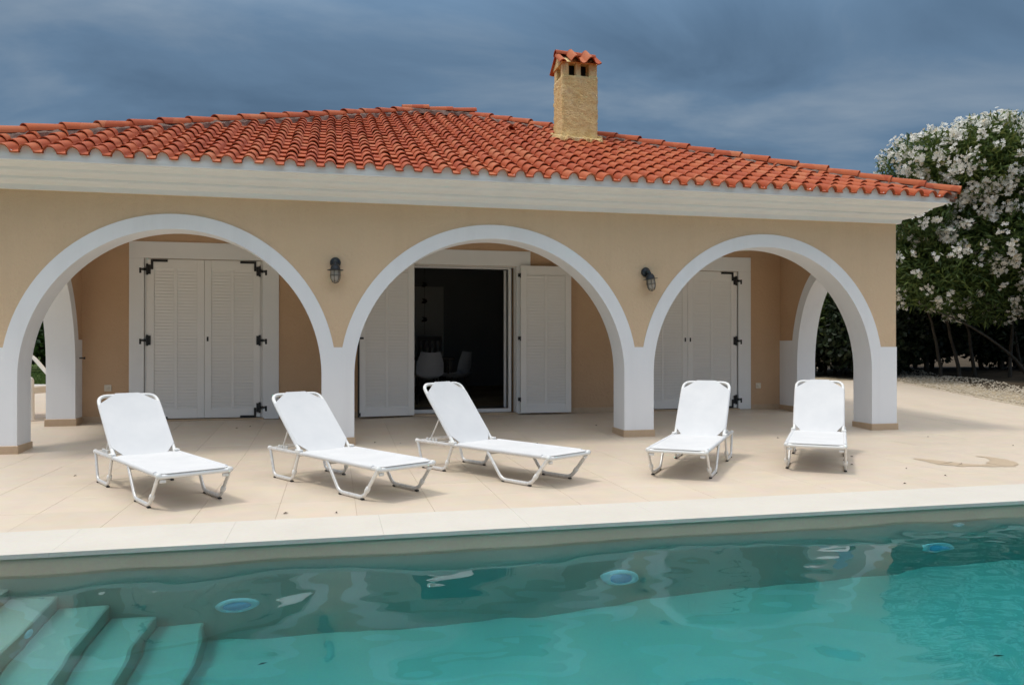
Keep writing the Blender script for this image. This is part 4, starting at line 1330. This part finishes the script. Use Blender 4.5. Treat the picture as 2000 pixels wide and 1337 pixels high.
# ------------------------------------------------------------------ plastic armchair by the left side arch
t = empty('plastic_armchair', (-3.92, 11.5, fz(11.5)), R(72))
tag(t, 'white plastic garden armchair glimpsed outside the left side arch', 'armchair')
m = MB(); m.bbox(-.25, .25, -.24, .24, .33, .43, .015); m.build('seat', M['plastic'], t)
for sx in (-1, 1):
    m = MB(); m.tube([(sx * .25, -.22, .40), (sx * .28, -.26, 0)], [.036, .026], 8, flat=1.5); m.build('leg', M['plastic'], t)
    m = MB(); m.tube([(sx * .25, .22, .40), (sx * .28, .34, 0)], [.036, .026], 8, flat=1.5); m.build('leg', M['plastic'], t)
    m = MB(); m.tube(fillet([(sx * .26, -.24, .40), (sx * .28, -.26, .54), (sx * .28, -.10, .54), (sx * .28, .12, .78), (sx * .25, .34, .92)], .06, 5), .024, 8, flat=1.4); m.build('armrest', M['plastic'], t)
m = MB(); mm = Matrix.Translation((0, .24, .42)) @ Matrix.Rotation(R(-18), 4, 'X')
for k in range(6): m.bbox(-.23 + k * .079, -.165 + k * .079, -.012, .012, 0.0, .44, .004, mm)
m.bbox(-.25, .25, -.016, .016, .441, .50, .008, mm); m.build('backrest', M['plastic'], t)

# ------------------------------------------------------------------ wet ring left on the tiles
def wet_patch():
    pts = [(5.47, 6.52, .02), (5.51, 6.34, .085), (5.52, 6.18, .115), (5.60, 6.07, .105), (5.72, 6.02, .06), (5.82, 5.98, .07), (5.95, 6.0, .12), (6.10, 6.10, .125), (6.20, 6.26, .085), (6.22, 6.42, .045), (6.17, 6.54, .012)]
    P = [Vector((x, y, 0.0)) for x, y, _ in pts]
    fine = []; wd = []
    for i in range(len(P) - 1):
        for k in range(6):
            f = k / 6; fine.append(P[i].lerp(P[i + 1], f)); wd.append(pts[i][2] * (1 - f) + pts[i + 1][2] * f)
    mb = MB(); vs = []
    for i, p in enumerate(fine):
        d = (fine[min(i + 1, len(fine) - 1)] - fine[max(0, i - 1)]).normalized(); n = Vector((-d.y, d.x, 0))
        a, b = wd[i] * random.uniform(.8, 1.15), wd[i] * random.uniform(.75, 1.1)
        vs += [tuple(p + n * a + Vector((0, 0, .0032))), tuple(p - n * b + Vector((0, 0, .0032)))]
    mb.add(vs, [(2 * i, 2 * i + 1, 2 * i + 3, 2 * i + 2) for i in range(len(fine) - 1)], True)
    tag(mb.build('wet_patch', M['wet']), 'brown crescent-shaped wet mark on the terrace right of the loungers', 'wet mark')
wet_patch()
# crumbs and dry leaves on the terrace
d = MB()
for (x, y) in [(0.45, 8.75), (0.72, 8.65), (3.55, 8.9), (4.72, 6.55), (4.95, 6.75), (4.62, 6.3), (4.95, 6.0), (2.2, 8.4), (-.3, 5.3), (0.02, 5.25), (-1.0, 10.2), (-1.15, 10.1), (3.3, 9.6), (5.1, 8.3), (3.9, 7.2), (7.2, 7.1), (6.9, 8.0), (5.0, 5.6), (4.4, 5.35), (-2.1, 7.2)]:
    a = random.uniform(0, 6.28); l_, w_ = random.uniform(0.010, 0.022), random.uniform(0.004, 0.009)
    c, s_ = math.cos(a), math.sin(a)
    pts = [(-l_, 0, 0.0), (0, -w_, 0.006), (l_, 0, 0.002), (0, w_, 0.009)]
    d.add([(x + p * c - q * s_, y + p * s_ + q * c, fz(y) + 0.003 + z) for p, q, z in pts], [(0, 1, 2), (0, 2, 3)])
tag(d.build('dry_leaves', M['soil']), 'scattered dry leaf crumbs on the terrace tiles', 'leaf litter', kind='stuff')

# ------------------------------------------------------------------ vegetation
def mesh_from(name, v, f, tint, mat, parent=None):
    me = bpy.data.meshes.new(name)
    me.from_pydata(v.reshape(-1, 3).tolist(), [], f.tolist())
    a = me.attributes.new('tint', 'FLOAT', 'POINT')
    a.data.foreach_set('value', tint.astype(np.float32))
    return link(name, me, mat, parent)
def unit(a):
    return a / np.maximum(np.linalg.norm(a, axis=1, keepdims=True), 1e-6)
def blob_points(blobs, n, inner=0.45):
    B = np.array(blobs); vol = B[:, 3] * B[:, 4] * B[:, 5]
    k = rng.choice(len(B), n, p=vol ** .8 / (vol ** .8).sum())
    d = unit(rng.normal(size=(n, 3)))
    r = inner + (1.06 - inner) * rng.random(n) ** .6
    return B[k, :3] + d * B[k, 3:6] * r[:, None], d, k
def leaves(name, blobs, n, ln, wd, mat, parent, inner=.45, droop=0.0, zmin=0.2):
    p, d, k = blob_points(blobs, n, inner)
    keep = p[:, 2] > zmin; p, d, k = p[keep], d[keep], k[keep]; n = len(p)
    ax = unit(d * .75 + rng.normal(size=(n, 3)) * .75 + np.array([0, 0, .25 - droop]))
    sd_ = unit(np.cross(ax, rng.normal(size=(n, 3))))
    nr = np.cross(ax, sd_)
    l = ln * rng.uniform(.6, 1.25, n)[:, None]; w = wd * rng.uniform(.7, 1.25, n)[:, None]
    v = np.stack([p, p + ax * l * .45 + sd_ * w, p + ax * l - nr * l * .12, p + ax * l * .45 - sd_ * w], 1)
    i = np.arange(n)[:, None] * 4
    f = np.concatenate([i + [0, 1, 2], i + [0, 2, 3]])
    cl = rng.random(len(blobs))[k] * .35
    t = np.clip(cl + rng.random(n) * .65, 0, 1)
    return mesh_from(name, v, f, np.repeat(t, 4), mat, parent)
def blossoms(name, blobs, ncl, mat, parent, view, per=13, cr=.165, fr=.040, zmin=0.4, zbias=None):
    p, d, k = blob_points(blobs, ncl * 8, .96)
    B = np.array(blobs)
    # keep those lying on the outside of the crown
    ok = p[:, 2] > zmin
    for j in range(len(B)):
        q = (p - B[j, :3]) / B[j, 3:6]
        ok &= (np.linalg.norm(q, axis=1) > .88)
    ok &= (d @ view) > -.35
    p, d = p[ok], d[ok]
    if zbias is not None:
        pr = np.clip((p[:, 2] - zbias[0]) / (zbias[1] - zbias[0]), .16, 1); s = rng.random(len(p)) < pr; p, d = p[s], d[s]
    p, d = p[:ncl], d[:ncl]; n = len(p)
    m = rng.integers(int(per * .5), int(per * 1.5), n)
    idx = np.repeat(np.arange(n), m)
    c = p[idx] + unit(rng.normal(size=(len(idx), 3))) * (cr * rng.uniform(.4, 1.1, n)[idx] * rng.random(len(idx)) ** .4)[:, None] + d[idx] * .05
    nr = unit(d[idx] + rng.normal(size=(len(idx), 3)) * .6)
    u = unit(np.cross(nr, rng.normal(size=(len(idx), 3)))); w = np.cross(nr, u)
    V = []; 
    r = fr * rng.uniform(.75, 1.2, len(idx))[:, None]
    for a in range(5):
        t0 = 2 * np.pi * a / 5
        e0 = u * np.cos(t0 - .5) + w * np.sin(t0 - .5); e1 = u * np.cos(t0 + .5) + w * np.sin(t0 + .5); em = u * np.cos(t0) + w * np.sin(t0)
        V.append(np.stack([c, c + e0 * r * .75 + nr * r * .25, c + em * r * 1.1 + nr * r * .15, c + e1 * r * .75 + nr * r * .25], 1))
    V = np.concatenate(V); nq = len(V)
    i = np.arange(nq)[:, None] * 4
    f = np.concatenate([i + [0, 1, 2], i + [0, 2, 3]])
    t = np.clip(rng.random(n)[idx] * .55 + .45 * rng.random(len(idx)) + (rng.random(len(idx)) < .06) * -.6, 0, 1)
    return mesh_from(name, V, f, np.repeat(np.tile(t, 5), 4), mat, parent)
def crown_blobs(c, rad, n, r0, r1, seed, flat=.0):
    g = np.random.default_rng(seed); out = [(*c, rad[0] * .68, rad[1] * .68, rad[2] * .70)]
    for k in range(n):
        d = g.normal(size=3); d /= np.linalg.norm(d)
        if d[2] < -.6: d[2] *= .4
        r = g.uniform(r0, r1); s = g.uniform(.70, 1.06)
        out.append((c[0] + d[0] * (rad[0] - r * .8) * s, c[1] + d[1] * (rad[1] - r * .8) * s, c[2] + d[2] * (rad[2] - r * .8) * s, r, r, r * .85))
    return out
def stems(name, base, tops, r0, parent, bend=.5):
    g = random.Random(name + str(base))
    for bx, by, tx, ty, tz in tops:
        z0 = ground_z(bx, by) - .05
        m = MB(); P0 = Vector((bx, by, z0)); P2 = Vector((tx, ty, tz)); P1 = Vector((bx * .75 + tx * .25, by * .75 + ty * .25, z0 + (tz - z0) * .62))
        path = []; rad = []
        for k in range(11):
            t_ = k / 10; q = P0 * (1 - t_) ** 2 + P1 * 2 * t_ * (1 - t_) + P2 * t_ * t_
            q += Vector((g.uniform(-1, 1), g.uniform(-1, 1), 0)) * .02; path.append(q); rad.append(r0 * (1 - .75 * t_))
        m.tube(path, rad, 8)
        m.build('trunk', M['bark'], parent)
view = np.array([-.66, -.70, .15])
def oleander(loc, c, rad, nl, nfl, label, seed, tops, leafmat='oleander_leaf', zb=None, nb=34, r=(.5, 1.1), ln=.18, wd=.02, zmin=.5, grp='white flowering oleanders behind the house'):
    root = empty('oleander', loc); tag(root, label, 'oleander', grp)
    root_inv = Vector(loc)
    bl = crown_blobs(c, rad, nb, r[0], r[1], seed)
    bl = [(b[0] - loc[0], b[1] - loc[1], b[2] - loc[2], b[3], b[4], b[5]) for b in bl]
    leaves('crown', bl, nl, ln, wd, M[leafmat], root, .42, zmin=zmin)
    if nfl:
        blossoms('blossom', bl, nfl, M['petal'], root, view, zmin=zmin, zbias=(zb[0] - loc[2], zb[1] - loc[2]) if zb else None)
    holder = []
    for bx, by, tx, ty, tz in tops: holder.append((bx, by, tx, ty, tz))
    before = set(bpy.data.objects)
    stems('s', loc, holder, .042, None)
    for o in set(bpy.data.objects) - before:
        o.parent = root; o.location = (-loc[0], -loc[1], -loc[2])
    return root
g0 = ground_z(13.6, 14.2)
oleander((13.6, 14.2, g0), (13.5, 14.1, 3.52), (2.6, 2.0, 2.72), 95000, 900, 'large white flowering oleander rising beside the roof corner at the right', 3,
         [(14.6, 13.9, 11.9, 13.5, 1.75), (13.7, 14.9, 12.6, 15.0, 3.0), (13.3, 15.0, 12.5, 14.9, 2.6), (14.7, 14.6, 14.9, 14.4, 3.4), (14.2, 15.0, 13.2, 14.9, 3.2)],
         zb=(1.2, 4.2))
oleander((16.9, 15.6, ground_z(16.9, 15.6)), (16.75, 15.4, 4.2), (2.3, 1.9, 2.25), 46000, 500, 'second white flowering oleander cut off by the right picture edge', 8,
         [(16.6, 15.4, 15.4, 15.0, 3.0), (16.9, 15.6, 16.6, 15.2, 3.6), (17.2, 15.8, 17.8, 15.5, 3.2), (16.4, 15.9, 15.5, 15.9, 2.8)], zb=(1.6, 4.8))
oleander((12.4, 18.0, ground_z(12.4, 18)), (12.3, 17.8, 1.9), (2.0, 1.5, 1.75), 30000, 30, 'low oleander with few flowers seen through the right side arch', 14,
         [(12.0, 17.8, 11.4, 17.5, 1.8), (12.4, 18.0, 12.6, 17.8, 2.2), (12.8, 18.2, 13.4, 18.0, 1.9)], leafmat='oleander_leaf', nb=22, r=(.4, .8), zmin=.05)

def shrub(name, loc, c, rad, n, label, seed, leafmat='dark_leaf', grp=None, ln=.13, wd=.035, nb=18, r=(.5, 1.0), cat='shrub', core=True):
    root = empty(name, loc); tag(root, label, cat, grp)
    bl = [(b[0] - loc[0], b[1] - loc[1], b[2] - loc[2], b[3], b[4], b[5]) for b in crown_blobs(c, rad, nb, r[0], r[1], seed)]
    leaves('crown', bl, n, ln, wd, M[leafmat], root, .35, zmin=.02)
    before = set(bpy.data.objects)
    stems('s', loc, [(loc[0] + .3 * math.cos(a), loc[1] + .3 * math.sin(a), c[0] + rad[0] * .5 * math.cos(a), c[1] + rad[1] * .5 * math.sin(a), c[2] + .2) for a in (0.5, 2.4, 4.4)], .06, None)
    for o in set(bpy.data.objects) - before:
        o.parent = root; o.location = (-loc[0], -loc[1], -loc[2])
dark = [((10.4, 20.6), 2.1, 'dark evergreen shrub farthest left in the thicket, seen through the right side arch'),
        ((13.4, 19.8), 2.2, 'dark evergreen shrub in the thicket just right of the corner pillar'),
        ((16.2, 18.8), 2.2, 'dark evergreen shrub in the thicket under the large oleander'),
        ((19.2, 18.4), 2.4, 'dark evergreen shrub in the thicket at the right picture edge'),
        ((14.3, 16.8), 1.45, 'small dark shrub behind the bare oleander trunks'),
        ((12.6, 16.4), 1.25, 'small dark shrub close to the gravel beside the corner pillar'),
        ((16.6, 16.9), 1.5, 'small dark shrub behind the trunks at the right picture edge'),
        ((11.2, 18.0), 1.3, 'low dark shrub at the gravel edge framed by the right side arch')]
for k, ((x, y), rr_, lb) in enumerate(dark):
    g = ground_z(x, y)
    shrub('evergreen_shrub', (x, y, g), (x, y, g + rr_ * .80), (rr_ * 1.1, rr_ * .8, rr_), 20000 if rr_ > 2 else 12000, lb, 30 + k, grp='dark thicket behind the oleanders', ln=.17, wd=.05)
for k, (x, y, rx_, h_, lb) in enumerate([(-7.9, 25.0, 1.8, 1.15, 'bright green garden bush across the lawn beyond the left arch'), (-10.6, 27.5, 2.2, 1.5, 'green garden bush far left, beyond the lawn'), (-8.6, 31.0, 2.6, 1.9, 'tall dark garden bush behind the lawn beyond the left arch')]):
    g = ground_z(x, y)
    shrub('garden_bush', (x, y, g), (x, y, g + h_ * .9), (rx_, rx_ * .8, h_), 7000, lb, 50 + k, 'garden_leaf', 'garden bushes beyond the lawn', .16, .05)

# lawn seen through the left side arch
n = 14000
x = rng.uniform(-11, -3.7, n); y = rng.uniform(15.7, 24.5, n)
z = np.array([ground_z(a, b) for a, b in zip(x, y)])
p = np.stack([x, y, z], 1)
ax = unit(np.stack([rng.normal(size=n) * .4, rng.normal(size=n) * .4, np.ones(n)], 1)); sdv = unit(np.cross(ax, rng.normal(size=(n, 3))))
hh = rng.uniform(.05, .12, n)[:, None]
v = np.stack([p - sdv * .008, p + sdv * .008, p + ax * hh], 1)
f = np.arange(n * 3).reshape(-1, 3)
o = mesh_from('lawn', v, f, np.repeat(rng.random(n), 3), M['grass']); tag(o, 'short green lawn beyond the left side arch', 'lawn', kind='stuff')

# gravel strip along the terrace edge
n = 4200
y = 8.0 + 9.0 * rng.random(n); t = rng.random(n) ** 1.7 * 1.5 - .12
x = 10.75 + np.maximum(0, y - 9.5) * .27 + t
base = np.array([(1, 0, 0), (-.6, .8, 0), (-.6, -.8, 0), (0, 0, .7), (0, 0, -.4)])
faces = np.array([(0, 1, 3), (1, 2, 3), (2, 0, 3), (1, 0, 4), (2, 1, 4), (0, 2, 4)])
zz = np.array([max(ground_z(a, b), fz(b) if a < 10.75 + max(0, b - 9.5) * .27 else -9) for a, b in zip(x, y)])
s = rng.uniform(.012, .034, n); th = rng.uniform(0, 6.28, n)
V = []
for k in range(5):
    bx = base[k, 0] * np.cos(th) - base[k, 1] * np.sin(th); by = base[k, 0] * np.sin(th) + base[k, 1] * np.cos(th)
    V.append(np.stack([x + bx * s * rng.uniform(.7, 1.3, n), y + by * s * rng.uniform(.7, 1.3, n), zz + base[k, 2] * s + .004], 1))
V = np.stack(V, 1)
f = (np.arange(n)[:, None, None] * 5 + faces[None]).reshape(-1, 3)
o = mesh_from('gravel', V, f, np.repeat(rng.random(n), 5), M['pebble']); tag(o, 'pale gravel strewn along the edge of the terrace', 'gravel', kind='stuff')
